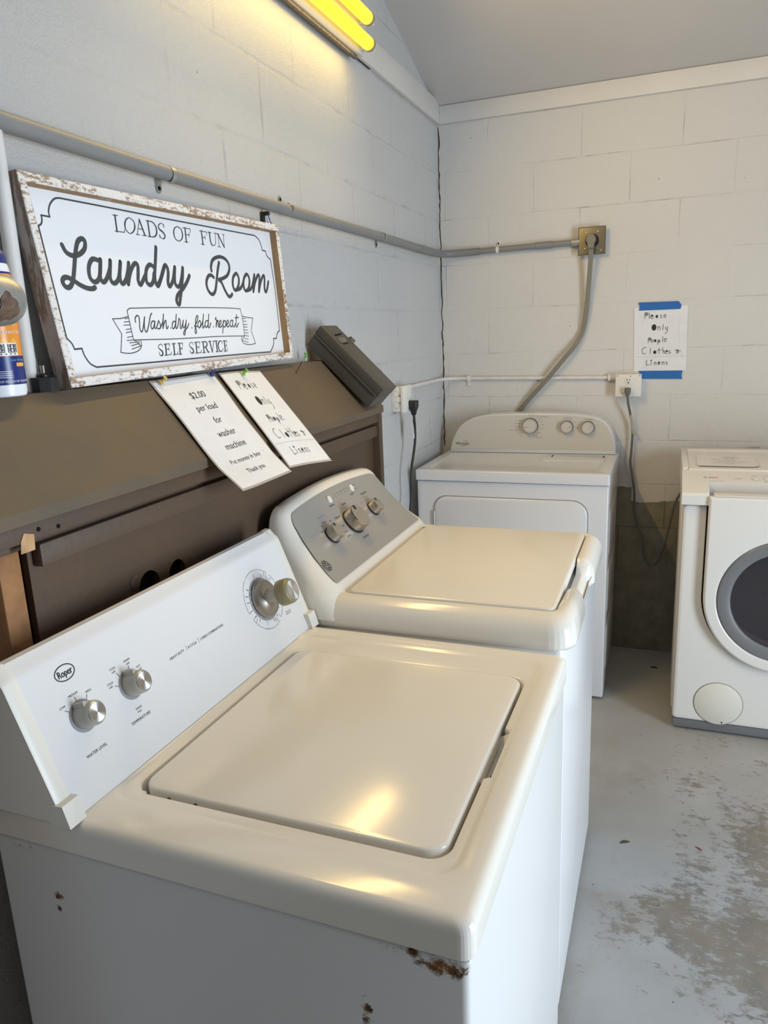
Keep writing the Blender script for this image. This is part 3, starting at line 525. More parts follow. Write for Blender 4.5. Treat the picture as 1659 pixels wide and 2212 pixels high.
SERIF_CURVES = [([(0.2834,0.3147),(0.2732,0.3097),(0.2665,0.3005),(0.2664,0.2898),(0.276,0.2836),(0.2877,0.2882),(0.2953,0.2976),(0.2954,0.3084),(0.2834,0.3147)],'tmkmtmkmt'),([(0.3418,0.3142),(0.3561,0.3132),(0.3644,0.3043),(0.363,0.2921),(0.3544,0.2845),(0.3415,0.2827)],'tmkkmt'),([(0.3918,0.3057),(0.3897,0.3128),(0.3823,0.3133),(0.3739,0.3082),(0.3748,0.3015),(0.3846,0.2963),(0.3902,0.2899),(0.3856,0.2834),(0.3777,0.2827),(0.3719,0.2883)],'tttmkkkmtt'),([(0.4396,0.3128),(0.4285,0.3073),(0.4233,0.2975),(0.4259,0.286),(0.4375,0.2822),(0.4497,0.288),(0.455,0.2979),(0.452,0.3088),(0.4396,0.3128)],'tmkmtmkmt'),([(0.3072,0.0599),(0.3058,0.0643),(0.2985,0.0641),(0.2929,0.0596),(0.2963,0.0547),(0.3032,0.05),(0.3034,0.0438),(0.2971,0.0413),(0.2925,0.0435),(0.2928,0.0492)],'ttttmkkmtt'),([(0.4199,0.0588),(0.4185,0.0636),(0.4105,0.0633),(0.4054,0.0585),(0.4091,0.0532),(0.4159,0.0489),(0.4165,0.0427),(0.4103,0.0404),(0.4044,0.0423),(0.4046,0.0474)],'ttttmkkmtt'),([(0.462,0.0633),(0.4732,0.0628),(0.476,0.0571),(0.4697,0.0519),(0.4601,0.0515)],'tmkmt'),([(0.5416,0.0558),(0.5394,0.0617),(0.5314,0.0622),(0.5228,0.0555),(0.5218,0.0458),(0.5268,0.0385),(0.5366,0.0397),(0.5411,0.0449)],'ttmkkmtt')]
NOTICE_BLOBS = [(0.081, 0.1882, 0.0098, 0.0135, 0), (0.0895, 0.2341, 0.0039, 0.0053, 0), (0.0883, 0.1315, 0.005, 0.0061, 0), (0.0888, 0.0822, 0.0066, 0.0075, 0), (0.0755, 0.0466, 0.0027, 0.0031, 0), (0.1082, 0.0355, 0.0036, 0.0035, 0), (0.0707, 0.239, 0.0039, 0.0034, 0), (0.0486, 0.2454, 0.0066, 0.0054, 1), (0.0651, 0.1391, 0.0046, 0.0047, 1), (0.1032, 0.1287, 0.0032, 0.0041, 1), (0.1382, 0.0858, 0.0033, 0.003, 0)]

# ================================================================== the setting
RIDGE_Y, RIDGE_Z, EAVE = 1.2, 2.51 + 0.32 * (3.524 - 1.2), 2.51
g = G().box(-0.15, DOOR_X + 0.15, -1.27, 3.67, -0.12, 0.0); g.build('floor', 'floor', kind='structure')
gable = [(-1.12, 0), (3.524, 0), (3.524, EAVE + 0.02), (RIDGE_Y, RIDGE_Z + 0.02), (-1.12, EAVE + 0.02)]
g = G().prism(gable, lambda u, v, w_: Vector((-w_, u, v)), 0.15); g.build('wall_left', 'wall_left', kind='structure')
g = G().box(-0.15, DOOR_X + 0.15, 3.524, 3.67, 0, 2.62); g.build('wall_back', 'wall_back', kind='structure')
g = G().box(-0.15, DOOR_X + 0.15, -1.27, -1.12, 0, 2.62); g.build('wall_front', 'plain_wall', kind='structure')
g = G()
g.box(DOOR_X, DOOR_X + 0.15, -1.12, DOOR_Y0, 0, 2.6).box(DOOR_X, DOOR_X + 0.15, DOOR_Y1, 3.524, 0, 2.6).box(DOOR_X, DOOR_X + 0.15, DOOR_Y0, DOOR_Y1, DOOR_H, 2.6)
g.prism([(-1.12, 2.6), (3.524, 2.6), (RIDGE_Y, RIDGE_Z + 0.02)], lambda u, v, w_: Vector((DOOR_X + w_, u, v)), 0.15)
g.build('wall_right', 'plain_wall', kind='structure')
roof = [(-1.27, EAVE - 0.048), (RIDGE_Y, RIDGE_Z), (3.67, EAVE - 0.047), (3.67, EAVE + 0.06), (RIDGE_Y, RIDGE_Z + 0.12), (-1.27, EAVE + 0.06)]
g = G().prism(roof, lambda u, v, w_: Vector((-0.15 + w_, u, v)), DOOR_X + 0.30); g.build('ceiling', 'ceiling', kind='structure')
g = G().box(0.0, 0.02, -1.12, 3.524, 2.44, 2.532, 0.003); g.build('trim_1', 'trim', kind='structure')
g = G().box(0.02, DOOR_X, 3.505, 3.524, 2.438, 2.512, 0.002); g.build('trim_2', 'trim', kind='structure')
# jagged settling crack where the two block walls meet
rnd = random.Random(3); pts = []; z = 0.98
while z < 2.44:
    pts.append((rnd.uniform(-0.003, 0.003), z, rnd.uniform(0.0012, 0.0034))); z += rnd.uniform(0.012, 0.03)
g = G(); n_ = len(pts)
g.add([(0.0095 + a - t, 3.5225, z_) for a, z_, t in pts] + [(0.0095 + a + t, 3.5225, z_) for a, z_, t in pts] + [(0.0095 + a - t, 3.527, z_) for a, z_, t in pts] + [(0.0095 + a + t, 3.527, z_) for a, z_, t in pts],
      [[i, i + 1, n_ + i + 1, n_ + i] for i in range(n_ - 1)] + [[i, i + 1, 2 * n_ + i + 1, 2 * n_ + i] for i in range(n_ - 1)] + [[n_ + i, n_ + i + 1, 3 * n_ + i + 1, 3 * n_ + i] for i in range(n_ - 1)])
g.build('wall_crack', 'crack', kind='structure')
# dark gap above the boards where they have come away from the block
g = G()
for (y0, y1) in ((2.545, 2.70),):
    g.box(0.0, 0.006, y0, y1, 2.4380, 2.4402)
g.build('trim_3', 'crack', kind='structure')

# ================================================================== brown plumbing cabinet along the left wall
cab = thing('plumbing_cabinet', 'long brown painted wooden cabinet with sloping top against the left wall behind the washers', 'cabinet', (0.08, 1.2, 0))
PF = 0.155
CY0, CY1 = 0.25, 2.222
SA = Vector((0.05, 0, 1.4615)); SB = Vector((0.186, 0, 1.309))
sd = (SB - SA).normalized(); sn = Vector((-sd.z, 0, sd.x))
if sn.x < 0: sn = -sn
slope = lambda y, s, h=0.0: Vector((SA.x + sd.x * s + sn.x * h, y, SA.z + sd.z * s + sn.z * h))
g = G()
sec = [(0.0, 1.4615), (0.05, 1.4615), (0.186, 1.309), (0.186, 1.290), (0.155, 1.290), (0.036, 1.440), (0.0, 1.440)]
g.prism(sec, lambda u, v, w_: Vector((u, CY0 + w_, v)), CY1 - CY0); g.build('sloping_top', 'brown_top', cab)
def brown(name, *a, m='brown', bev=0.002): return G().box(*a, bev).build(name, m, cab)
brown('top_rail', 0.03, 0.178, CY0, CY1 - 0.03, 1.262, 1.289)
brown('upper_rail', 0.05, 0.160, CY0, CY1 - 0.03, 1.248, 1.262)
brown('rail_moulding', 0.155, 0.174, 0.802, CY1 - 0.03, 1.216, 1.252, bev=0.003)
brown('end_board', 0.02, 0.180, CY1 - 0.03, CY1, 0.0, 1.289)
# front panel with two notched pipe holes
poly = [(0.793, 0.0), (CY1 - 0.03, 0.0), (CY1 - 0.03, 1.25), (0.793, 1.25), (0.797, 1.20), (0.791, 1.12), (0.795, 1.03), (0.79, 0.9)]
def hole_panel():
    b = bmesh.new()
    ys = sorted(set([0.793, CY1 - 0.03] + [c + r * math.cos(math.pi * k / 10) for c, r in ((1.055, 0.030), (1.140, 0.026)) for k in range(11)]))
    def low(y):
        for c, r in ((1.055, 0.030), (1.140, 0.026)):
            if abs(y - c) < r: return max(0.90, 1.098 + math.sqrt(max(0, r * r - (y - c) ** 2)))
        return 0.0
    g = G()
    for y0, y1 in zip(ys, ys[1:]):
        ins = any(abs((y0 + y1) / 2 - c) < r for c, r in ((1.055, 0.030), (1.140, 0.026)))
        if not ins:
            g.add([(PF, y0, 0), (PF, y1, 0), (PF, y1, 1.25), (PF, y0, 1.25)], [[0, 1, 2, 3]])
            g.add([(PF - .012, y0, 0), (PF - .012, y1, 0), (PF - .012, y1, 1.25), (PF - .012, y0, 1.25)], [[3, 2, 1, 0]])
        else:
            def cz(y):
                for c, r in ((1.055, 0.030), (1.140, 0.026)):
                    if abs(y - c) <= r + 1e-6: return 1.098 + math.sqrt(max(0, r * r - (y - c) ** 2))
            a, d = cz(y0), cz(y1)
            g.add([(PF, y0, a), (PF, y1, d), (PF, y1, 1.25), (PF, y0, 1.25)], [[0, 1, 2, 3]])
            g.add([(PF - .012, y0, a), (PF - .012, y1, d), (PF - .012, y1, 1.25), (PF - .012, y0, 1.25)], [[3, 2, 1, 0]])
            g.add([(PF, y0, a), (PF, y1, d), (PF - .012, y1, d), (PF - .012, y0, a)], [[3, 2, 1, 0]])
            g.add([(PF, y0, 0), (PF, y1, 0), (PF, y1, 1.0), (PF, y0, 1.0)], [[0, 1, 2, 3]])
            g.add([(PF - .012, y0, 1.0), (PF, y0, 1.0), (PF, y1, 1.0), (PF - .012, y1, 1.0)], [[0, 1, 2, 3]])
    for c, r in ((1.055, 0.030), (1.140, 0.026)):
        for y in (c - r, c + r): g.add([(PF, y, 1.0), (PF - .012, y, 1.0), (PF - .012, y, 1.098), (PF, y, 1.098)], [[0, 1, 2, 3]])
    g.add([(PF, 0.793, 0), (PF - .012, 0.793, 0), (PF - .012, 0.793, 1.25), (PF, 0.793, 1.25)], [[0, 1, 2, 3]])
    return g
hole_panel().build('front_panel', 'brown', cab, sharp=30)
g = G().lathe([(0.0135, 0), (0.0135, 0.0012), (0.012, 0.0016)], (PF, 1.016, 1.118), (1, 0, 0), 24); g.build('hole_plug', 'brown', cab)
for y, zz in ((0.800, 1.268), (0.838, 1.263)):
    g = G().lathe([(0.0035, 0), (0.0035, 0.001)], (0.178 if zz > 1.262 else 0.16, y, zz + 0.008), (1, 0, 0), 12); g.build('screw', 'dark_gap', cab)
G().box(0.06, 0.15, 0.745, 0.785, 0.0, 1.2478, 0.003).build('stud', 'stud', cab)
G().box(0.06, 0.115, 0.788, 0.832, 0.0, 1.2478, 0.003).build('stud', 'stud', cab)
G().box(0.06, 0.12, 0.50, 0.54, 0.0, 1.2478, 0.003).build('stud', 'stud', cab)
G().prism([(0.762, 1.2485), (0.788, 1.2485), (0.790, 1.2715), (0.772, 1.277), (0.765, 1.266)], lambda u, v, w_: Vector((0.1781 + w_, u, v)), 0.0012).build('split_wood', 'pale_wood', cab)

# ================================================================== lamp: two yellow tubes in a strip fixture on the left wall
lamp = thing('fluorescent_fixture', 'white strip light with two glowing yellow tubes high on the left wall', 'light fixture', (0.02, 1.9, 2.48))
LY0, LY1 = 1.26, 2.525
G().box(0.0205, 0.034, LY0, LY1 - 0.012, 2.412, 2.56, 0.002).build('backing_board', 'fixture_board', lamp)
g = G().box(0.034, 0.052, LY0, LY1 + 0.004, 2.420, 2.558, 0.003); g.build('housing', 'fixture', lamp)
for zc in (2.443, 2.517):
    t = G().tube([(0.082, LY0 + 0.03, zc), (0.082, LY1 - 0.035, zc)], 0.0205, 20, smooth=False).build('tube', 'tube', lamp)
    G().lathe([(0.0198, 0), (0.0208, 0.004), (0.0208, 0.016), (0.016, 0.022)], (0.082, LY1 - 0.036, zc), (0, 1, 0), 20).build('tube_end', 'tube_cap', t)
    G().box(0.05, 0.094, LY1 - 0.014, LY1 - 0.002, zc - 0.015, zc + 0.015, 0.004).box(0.05, 0.072, LY1 - 0.03, LY1 - 0.014, zc - 0.011, zc + 0.011, 0.003).build('lamp_holder', 'white_plastic', lamp)
    G().box(0.05, 0.094, LY0 + 0.002, LY0 + 0.014, zc - 0.015, zc + 0.015, 0.004).build('lamp_holder', 'white_plastic', lamp)
area('tube_light', (0.098, (LY0 + LY1) / 2, 2.416), (0.95, 0, -0.31), LY1 - LY0 - 0.08, 0.05, 20.0, (1.0, 0.67, 0.24))
area('tube_wall_light', (0.070, (LY0 + LY1) / 2, 2.414), (-0.35, 0, -0.94), LY1 - LY0 - 0.10, 0.03, 1.6, (1.0, 0.68, 0.18))

# ================================================================== grey conduit along both walls
con = thing('grey_conduit', 'grey painted conduit pipe running above the sign and round the corner to the brass outlet', 'pipe', (0.022, 1.5, 1.89))
G().tube([(0.022, -0.6, 1.895), (0.022, 0.6, 1.893), (0.022, 1.3, 1.884), (0.022, 1.9, 1.879), (0.022, 2.6, 1.880), (0.022, 3.15, 1.878)], 0.0155, 16).build('straight_run', 'conduit', con)
G().tube([(0.022, 3.14, 1.878), (0.022, 3.30, 1.8785), (0.024, 3.40, 1.879), (0.040, 3.465, 1.879), (0.085, 3.494, 1.880), (0.16, 3.502, 1.881), (0.20, 3.502, 1.882)], 0.0165, 16).build('corner_bend', 'conduit', con)
G().tube([(0.19, 3.503, 1.882), (0.66, 3.503, 1.888)], 0.0132, 16, smooth=False).build('short_run', 'conduit', con)
G().tube([(0.455, 3.503, 1.8854), (0.53, 3.503, 1.8863)], 0.0158, 16, smooth=False).build('coupling', 'conduit', con)
G().tube([(0.612, 3.503, 1.8875), (0.645, 3.503, 1.888)], 0.0155, 16, smooth=False).build('connector', 'galv', con)
for (y, side) in ((1.43, -1), (1.975, 1), (2.71, -1)):
    yy = y; zc = 1.881
    g = G(); ring = []
    for k in range(13):
        a = math.radians(-100 + 200 * k / 12); ring.append((0.022 + 0.0172 * math.cos(a), zc + 0.0172 * math.sin(a)))
    for k in range(12):
        (x0, z0), (x1, z1) = ring[k], ring[k + 1]
        g.add([(x0, yy - .007, z0), (x0, yy + .007, z0), (x1, yy + .007, z1), (x1, yy - .007, z1)], [[0, 1, 2, 3]])
    zt = zc + side * 0.027
    g.prism([(yy - 0.004, zc), (yy - 0.022, zc), (yy - 0.022, zt), (yy - 0.0194, zt + side * 0.0075), (yy - 0.013, zt + side * 0.0105), (yy - 0.0066, zt + side * 0.0075), (yy - 0.004, zt)][::1], lambda u, v, w_: Vector((0.0005 + w_, u, v)), 0.003)
    st = g.build('pipe_strap', 'galv', con)
    G().lathe([(0.0045, 0), (0.0045, 0.0006)], (0.004, yy - 0.013, zt), (1, 0, 0), 12).build('screw_hole', 'dark_gap', st)
g = G()
for k in range(10):
    a0, a1 = math.radians(-100 + 20 * k), math.radians(-80 + 20 * k)
    g.add([(0.277, 3.503 - 0.0152 * math.cos(a0), 1.883 + 0.0152 * math.sin(a0)), (0.291, 3.503 - 0.0152 * math.cos(a0), 1.883 + 0.0152 * math.sin(a0)), (0.291, 3.503 - 0.0152 * math.cos(a1), 1.883 + 0.0152 * math.sin(a1)), (0.277, 3.503 - 0.0152 * math.cos(a1), 1.883 + 0.0152 * math.sin(a1))], [[0, 1, 2, 3]])
g.box(0.277, 0.291, 3.519, 3.524, 1.897, 1.918, 0.001)
st = g.build('pipe_strap', 'white_conduit', con)
G().lathe([(0.004, 0), (0.004, 0.0006)], (0.284, 3.519, 1.911), (0, -1, 0), 12).build('screw_hole', 'dark_gap', st)

# ================================================================== brass outlet and the dryer's cord
pl = thing('range_outlet', 'square tarnished brass outlet plate on the back wall at the end of the grey pipe', 'outlet', (0.698, 3.524, 1.888))
G().box(0.648, 0.750, 3.494, 3.524, 1.838, 1.938, 0.003).build('outlet_box', 'galv', pl)
g = G(); o = [(0.641, 1.830), (0.756, 1.830), (0.756, 1.946), (0.641, 1.946)]
rings = []
for d, y in ((0, 3.494), (0, 3.492), (0.004, 3.4885), (0.008, 3.488)):
    q = [(0.641 + d, 1.830 + d), (0.756 - d, 1.830 + d), (0.756 - d, 1.946 - d), (0.641 + d, 1.946 - d)]
    rings.append([(x, y, z_) for x, z_ in q])
g.loft(rings).build('cover_plate', 'brass', pl, sharp=20)
G().lathe([(0.029, 0), (0.029, 0.0008)], (0.699, 3.488, 1.889), (0, -1, 0), 30).build('socket_face', 'rubber', pl)
for x, z_ in ((0.660, 1.931), (0.738, 1.846), (0.676, 1.922), (0.724, 1.924), (0.671, 1.857), (0.722, 1.856)):
    G().lathe([(0.0032, 0), (0.0028, 0.0012), (0.001, 0.0016)], (x, 3.488, z_), (0, -1, 0), 12).build('screw', 'steel', pl)
pc = thing('dryer_power_cord', 'flat grey-brown heavy power cord plugged into the brass outlet, hanging down behind the dryer', 'cord', (0.698, 3.47, 1.88))
g = G(); rings = []
for y, s in ((3.487, 0.92), (3.478, 1.0), (3.458, 0.98), (3.452, 0.86)):
    prof = [(0.012, -0.034), (0.0145, -0.012), (0.021, 0.0), (0.020, 0.012), (0.012, 0.026), (0.0, 0.031), (-0.012, 0.026), (-0.020, 0.012), (-0.021, 0.0), (-0.0145, -0.012), (-0.012, -0.034)]
    rings.append([(0.697 + a * s, y, 1.886 + b * s) for a, b in prof])
g.loft(rings).build('plug', 'plug_grey', pc, sharp=50)
path = [(0.697, 3.468, 1.856), (0.697, 3.478, 1.81), (0.689, 3.494, 1.70), (0.681, 3.504, 1.59), (0.665, 3.510, 1.505), (0.634, 3.500, 1.445), (0.591, 3.494, 1.393), (0.514, 3.494, 1.30), (0.423, 3.504, 1.20), (0.370, 3.514, 1.135), (0.345, 3.514, 1.06)]
g = G(); pth = spline(path, 5)
for off in (-1, 0, 1):
    pp = []
    for i, q in enumerate(pth):
        d = (pth[min(i + 1, len(pth) - 1)] - pth[max(i - 1, 0)]).normalized(); sdir = Vector((d.z, 0, -d.x)).normalized()
        pp.append(q + sdir * off * 0.0062)
    g.tube(pp, 0.0044, 8, smooth=False)
g.build('cord', 'plug_grey', pc)

# ================================================================== thin white conduit, two white outlets
wc = thing('white_conduit', 'thin white painted conduit joining the two white outlet boxes round the corner', 'pipe', (0.012, 3.3, 1.31))
G().tube([(0.030, 2.89, 1.312), (0.018, 3.0, 1.310), (0.010, 3.12, 1.309), (0.010, 3.32, 1.3085), (0.018, 3.42, 1.309), (0.045, 3.49, 1.309), (0.10, 3.512, 1.3085), (0.20, 3.514, 1.307), (0.80, 3.514, 1.300)], 0.0085, 12).build('pipe_run', 'white_conduit', wc)
g = G().box(0.128, 0.146, 3.505, 3.524, 1.296, 1.321, 0.002).box(0.128, 0.146, 3.518, 3.524, 1.272, 1.300, 0.001); g.build('pipe_strap', 'white_conduit', wc)
G().tube([(0.786, 3.514, 1.300), (0.817, 3.514, 1.300)], 0.013, 12, smooth=False).tube([(0.782, 3.514, 1.300), (0.792, 3.514, 1.300)], 0.016, 8, smooth=False).build('connector', 'white_conduit', wc)
ob = thing('wall_outlet', 'white square outlet box on the back wall under the taped notice', 'outlet', (0.871, 3.524, 1.266))
G().box(0.819, 0.923, 3.482, 3.524, 1.219, 1.314, 0.004).build('outlet_box', 'box_white', ob)
G().box(0.816, 0.926, 3.476, 3.483, 1.217, 1.316, 0.004).build('cover_plate', 'box_white', ob)
fr = plane_fn((0.871, 3.476, 1.266), (1, 0, 0), (0, 0, 1))
for zz in (0.021, -0.021):
    g = G().lathe([(0.0165, 0), (0.0165, 0.0015), (0.015, 0.0022)], (0.871, 3.476, 1.266 + zz), (0, -1, 0), 26); r = g.build('receptacle', 'box_white', ob)
    if zz > 0:
        g = G(); f2 = plane_fn((0.871, 3.4738, 1.266 + zz), (1, 0, 0), (0, 0, 1))
        g.stroke([(-0.006, 0.000), (-0.006, 0.009)], 0.0024, f2).stroke([(0.006, 0.001), (0.006, 0.008)], 0.0024, f2).disc((0, -0.0075), 0.0032, 0.0032, f2); g.build('slot', 'rubber', r)
for x, z_ in ((0.824, 1.309), (0.918, 1.309), (0.879, 1.307), (0.848, 1.233)):
    G().lathe([(0.0022, 0), (0.0022, 0.0008)], (x, 3.476, z_), (0, -1, 0), 10).build('screw', 'crack', ob)
lo = thing('surface_outlet', 'white outlet box on the left wall beside the money box, black plug in it', 'outlet', (0.0, 2.86, 1.275))
G().box(0.0, 0.040, 2.803, 2.892, 1.226, 1.324, 0.003).build('outlet_box', 'box_white', lo)
G().box(0.040, 0.056, 2.798, 2.898, 1.222, 1.328, 0.004).build('cover_plate', 'box_white', lo)
for zz in (0.020, -0.020):
    G().lathe([(0.016, 0), (0.016, 0.0018)], (0.056, 2.850, 1.275 + zz), (1, 0, 0), 24).build('receptacle', 'box_white', lo)
g = G(); f3 = plane_fn((0.020, 2.803, 1.275), (1, 0, 0), (0, 0, 1))
for zz in (0.022, -0.022):
    g.stroke([(0.013 * math.cos(a), zz + 0.013 * math.sin(a)) for a in [2 * math.pi * k / 16 for k in range(17)]], 0.0012, f3)
g.build('knockout', 'faint_print', lo)
for x, z_ in ((0.037, 1.290), (0.037, 1.262)): G().lathe([(0.0024, 0), (0.0024, 0.001)], (x, 2.8005, z_), (0, -1, 0), 10).build('screw', 'rubber', lo)
bc = thing('black_power_cord', 'black power cord with a paper tag hanging from the outlet on the left wall', 'cord', (0.06, 2.86, 1.25))
g = G(); rings = []
for zz, a, b in ((1.266, 0.017, 0.016), (1.262, 0.019, 0.018), (1.240, 0.018, 0.017), (1.224, 0.012, 0.011), (1.210, 0.009, 0.008), (1.206, 0.006, 0.006)):
    rings.append([(0.074 + x, 2.860 + y, zz) for x, y in rr(-a, a, -b, b, min(a, b) * 0.5, 3)])
g.loft(rings).build('plug', 'rubber', bc)
G().tube([(0.074, 2.860, 1.21), (0.073, 2.866, 1.185), (0.070, 2.880, 1.15), (0.067, 2.886, 1.10), (0.064, 2.878, 1.06), (0.062, 2.850, 1.00), (0.060, 2.836, 0.94), (0.060, 2.838, 0.88), (0.058, 2.822, 0.82), (0.055, 2.80, 0.74)], 0.0052, 10).build('cord', 'rubber', bc)
g = G().box(0.066, 0.0672, 2.862, 2.897, 1.110, 1.186); tg = g.build('warning_tag', 'paper', bc)
g = G(); ft = plane_fn((0.0672, 2.8795, 1.148), (0, 1, 0), (0, 0, 1))
g.stroke([(-0.015, -0.034), (0.015, -0.034), (0.015, 0.034), (-0.015, 0.034), (-0.015, -0.034)], 0.001, ft, smooth=False)
for k in range(13): g.stroke([(-0.012, 0.028 - k * 0.0038), (0.011 - (k % 3) * 0.004, 0.028 - k * 0.0038)], 0.0012, ft)
g.build('printing', 'faint_print', tg)

# grey cord of the front-loading washer
gc = thing('grey_power_cord', 'thin grey power cord looping from the white outlet down towards the front-loading washer', 'cord', (0.871, 3.47, 1.24))
g = G(); rings = []
for zz, a, b in ((1.258, 0.012, 0.012), (1.252, 0.0135, 0.013), (1.240, 0.0135, 0.013), (1.228, 0.009, 0.009), (1.222, 0.006, 0.006)):
    rings.append([(0.870 + x, 3.461 + y, zz) for x, y in rr(-a, a, -b, b, min(a, b) * 0.5, 3)])
g.loft(rings).build('plug', 'cord_grey', gc)
G().tube([(0.870, 3.461, 1.23), (0.874, 3.468, 1.19), (0.884, 3.485, 1.14), (0.894, 3.495, 1.09), (0.896, 3.498, 1.03), (0.893, 3.498, 0.96), (0.892, 3.496, 0.91), (0.904, 3.495, 0.85), (0.914, 3.495, 0.78), (0.916, 3.494, 0.70), (0.932, 3.492, 0.63), (0.955, 3.490, 0.575), (0.963, 3.490, 0.52), (0.975, 3.488, 0.465), (1.000, 3.485, 0.441), (1.028, 3.48, 0.462), (1.050, 3.47, 0.53), (1.066, 3.46, 0.62), (1.090, 3.45, 0.75), (1.13, 3.44, 0.83)], 0.0052, 10).build('cord', 'cord_grey', gc)
G().tube([(0.884, 3.485, 1.136), (0.893, 3.494, 1.10), (0.896, 3.497, 1.07)], 0.0068, 8).add([(0.890, 3.489, 1.085), (0.912, 3.488, 1.058), (0.918, 3.488, 1.040), (0.896, 3.489, 1.05)], [[0, 1, 2, 3]]).build('tape_wrap', 'plastic_edge', gc)

# ================================================================== LAUNDRY ROOM sign, leaning on the wall on top of the cabinet
BLc, BRc, TRc, TLc = [Vector(p) for p in ((0.072, 1.0176, 1.4654), (0.058, 1.8756, 1.479), (0.038, 1.8752, 1.8286), (0.033, 1.003, 1.8173))]
SN = Vector((0.9937452, 0.01446051, 0.11073106))
SW, SH = 0.87, 0.355
def sgn(u, v, w_=0.0):
    s, t = u / SW, v / SH
    return (BLc * (1 - s) + BRc * s) * (1 - t) + (TLc * (1 - s) + TRc * s) * t + SN * w_
sign = thing('wooden_sign', 'white framed LAUNDRY ROOM sign with charcoal lettering leaning above the brown cabinet', 'sign', (0.05, 1.44, 1.466))
FD, BD = 0.031, -0.020
def srail(name, u0, u1, v0, v1, m):
    g = G(); n_ = 12; vs = []; fs = []
    b = 0.0015
    sec = []
    for a, (wlo, whi) in ((0, (-FD, -b)),):
        pass
    quad = [(u0, v0), (u1, v0), (u1, v1), (u0, v1)]
    q2 = [(u0 + b, v0 + b), (u1 - b, v0 + b), (u1 - b, v1 - b), (u0 + b, v1 - b)]
    rings = [[sgn(u, v, -FD) for u, v in quad], [sgn(u, v, -b) for u, v in quad], [sgn(u, v, 0) for u, v in q2]]
    return g.loft(rings).build(name, m, sign, sharp=20)
FWI = 0.0165
srail('frame_rail', 0, SW, 0, FWI, 'sign_frame'); srail('frame_rail', 0, SW, SH - FWI, SH, 'sign_frame')
srail('frame_rail', 0, FWI, FWI, SH - FWI, 'sign_frame'); srail('frame_rail', SW - FWI, SW, FWI, SH - FWI, 'sign_frame')
g = G().add([sgn(-0.0004, 0, -FD), sgn(-0.0004, 0, -0.001), sgn(-0.0004, SH, -0.001), sgn(-0.0004, SH, -FD)], [[0, 1, 2, 3]])
g.build('frame_side', 'sign_edge', sign)
g = G(); fi = [(FWI, FWI), (SW - FWI, FWI), (SW - FWI, SH - FWI), (FWI, SH - FWI)]; e_ = 0.0004
fj = [(FWI + e_, FWI + e_), (SW - FWI - e_, FWI + e_), (SW - FWI - e_, SH - FWI - e_), (FWI + e_, SH - FWI - e_)]
g.loft([[sgn(u, v, -0.0012) for u, v in fi], [sgn(u, v, -0.0015) for u, v in fj], [sgn(u, v, BD - 0.002) for u, v in fj]], False, False).build('frame_inner_side', 'frame_inner', sign)
g = G(); q = [(0.002, 0.002), (SW - 0.002, 0.002), (SW - 0.002, SH - 0.002), (0.002, SH - 0.002)]
for w_ in (BD - 0.006, BD):
    g.add([sgn(0.002 + (SW - 0.004) * i / 24, 0.002 + (SH - 0.004) * j / 12, w_) for j in range(13) for i in range(25)], [[j * 25 + i, j * 25 + i + 1, (j + 1) * 25 + i + 1, (j + 1) * 25 + i] for j in range(12) for i in range(24)])
board = g.build('sign_board', 'sign_white', sign)
sb = lambda u, v, w_=0.0003: sgn(u, v, BD + w_)
def ink(name, sets):
    g = G()
    for strokes, wd, sm in sets:
        for st in strokes: g.stroke(st, wd, sb, smooth=sm, w0=0.0004)
    return g.build(name, 'sign_ink', board)
g = G()
for st in SIGN_LAUNDRY + SIGN_ROOM: g.stroke(st, 0.0092 if st in SIGN_LAUNDRY else 0.0084, sb, w0=0.0004)
g.build('script_lettering', 'sign_ink', board)
bl = [s_ for s_ in SIGN_BORDER if len(s_) > 0]
g = G()
for i, st in enumerate(bl):
    if i == 4: st = [bl[3][-1]] + st
    g.stroke(st, 0.0031, sb, w0=0.0004)
g.stroke([bl[12][-1], bl[13][0]], 0.0031, sb, smooth=False, w0=0.0004)
g.stroke([bl[0][0], bl[-1][-1]], 0.0031, sb, smooth=False, w0=0.0004)
g.build('border_line', 'sign_ink', board)
ink('ribbon_drawing', [(SIGN_BANNER, 0.0019, True), (SIGN_HATCH, 0.0016, False)])
ink('ribbon_lettering', [(SIGN_SCRIPT, 0.0028, True)])
WID = {'t': 0.0016, 'm': 0.0028, 'k': 0.0042}
g = G()
for st in SERIF_THICK: g.stroke(st, 0.0042, sb, w0=0.0004)
for st in SERIF_THIN: g.stroke(st, 0.0017, sb, w0=0.0004)
for st, ws in SERIF_CURVES: g.stroke(st, [WID[c] for c in ws], sb, w0=0.0004)
g.build('serif_lettering', 'sign_ink', board)

# black hook with a scrap of blue and pink that shows above the sign
hk = thing('wall_hook', 'small black hook above the upper right end of the laundry sign, under the grey pipe', 'hook', (0.008, 1.855, 1.845))
G().box(0.0, 0.010, 1.846, 1.860, 1.828, 1.862, 0.003).box(0.008, 0.024, 1.849, 1.862, 1.852, 1.862, 0.003).build('hook_body', 'rubber', hk)
G().tube([(0.016, 1.862, 1.852), (0.019, 1.866, 1.842), (0.020, 1.871, 1.832)], 0.0022, 6).build('blue_wire', 'blue_pin', hk)
G().tube([(0.014, 1.858, 1.852), (0.016, 1.861, 1.842), (0.018, 1.862, 1.832)], 0.0026, 6).build('pink_wire', 'paper', hk)

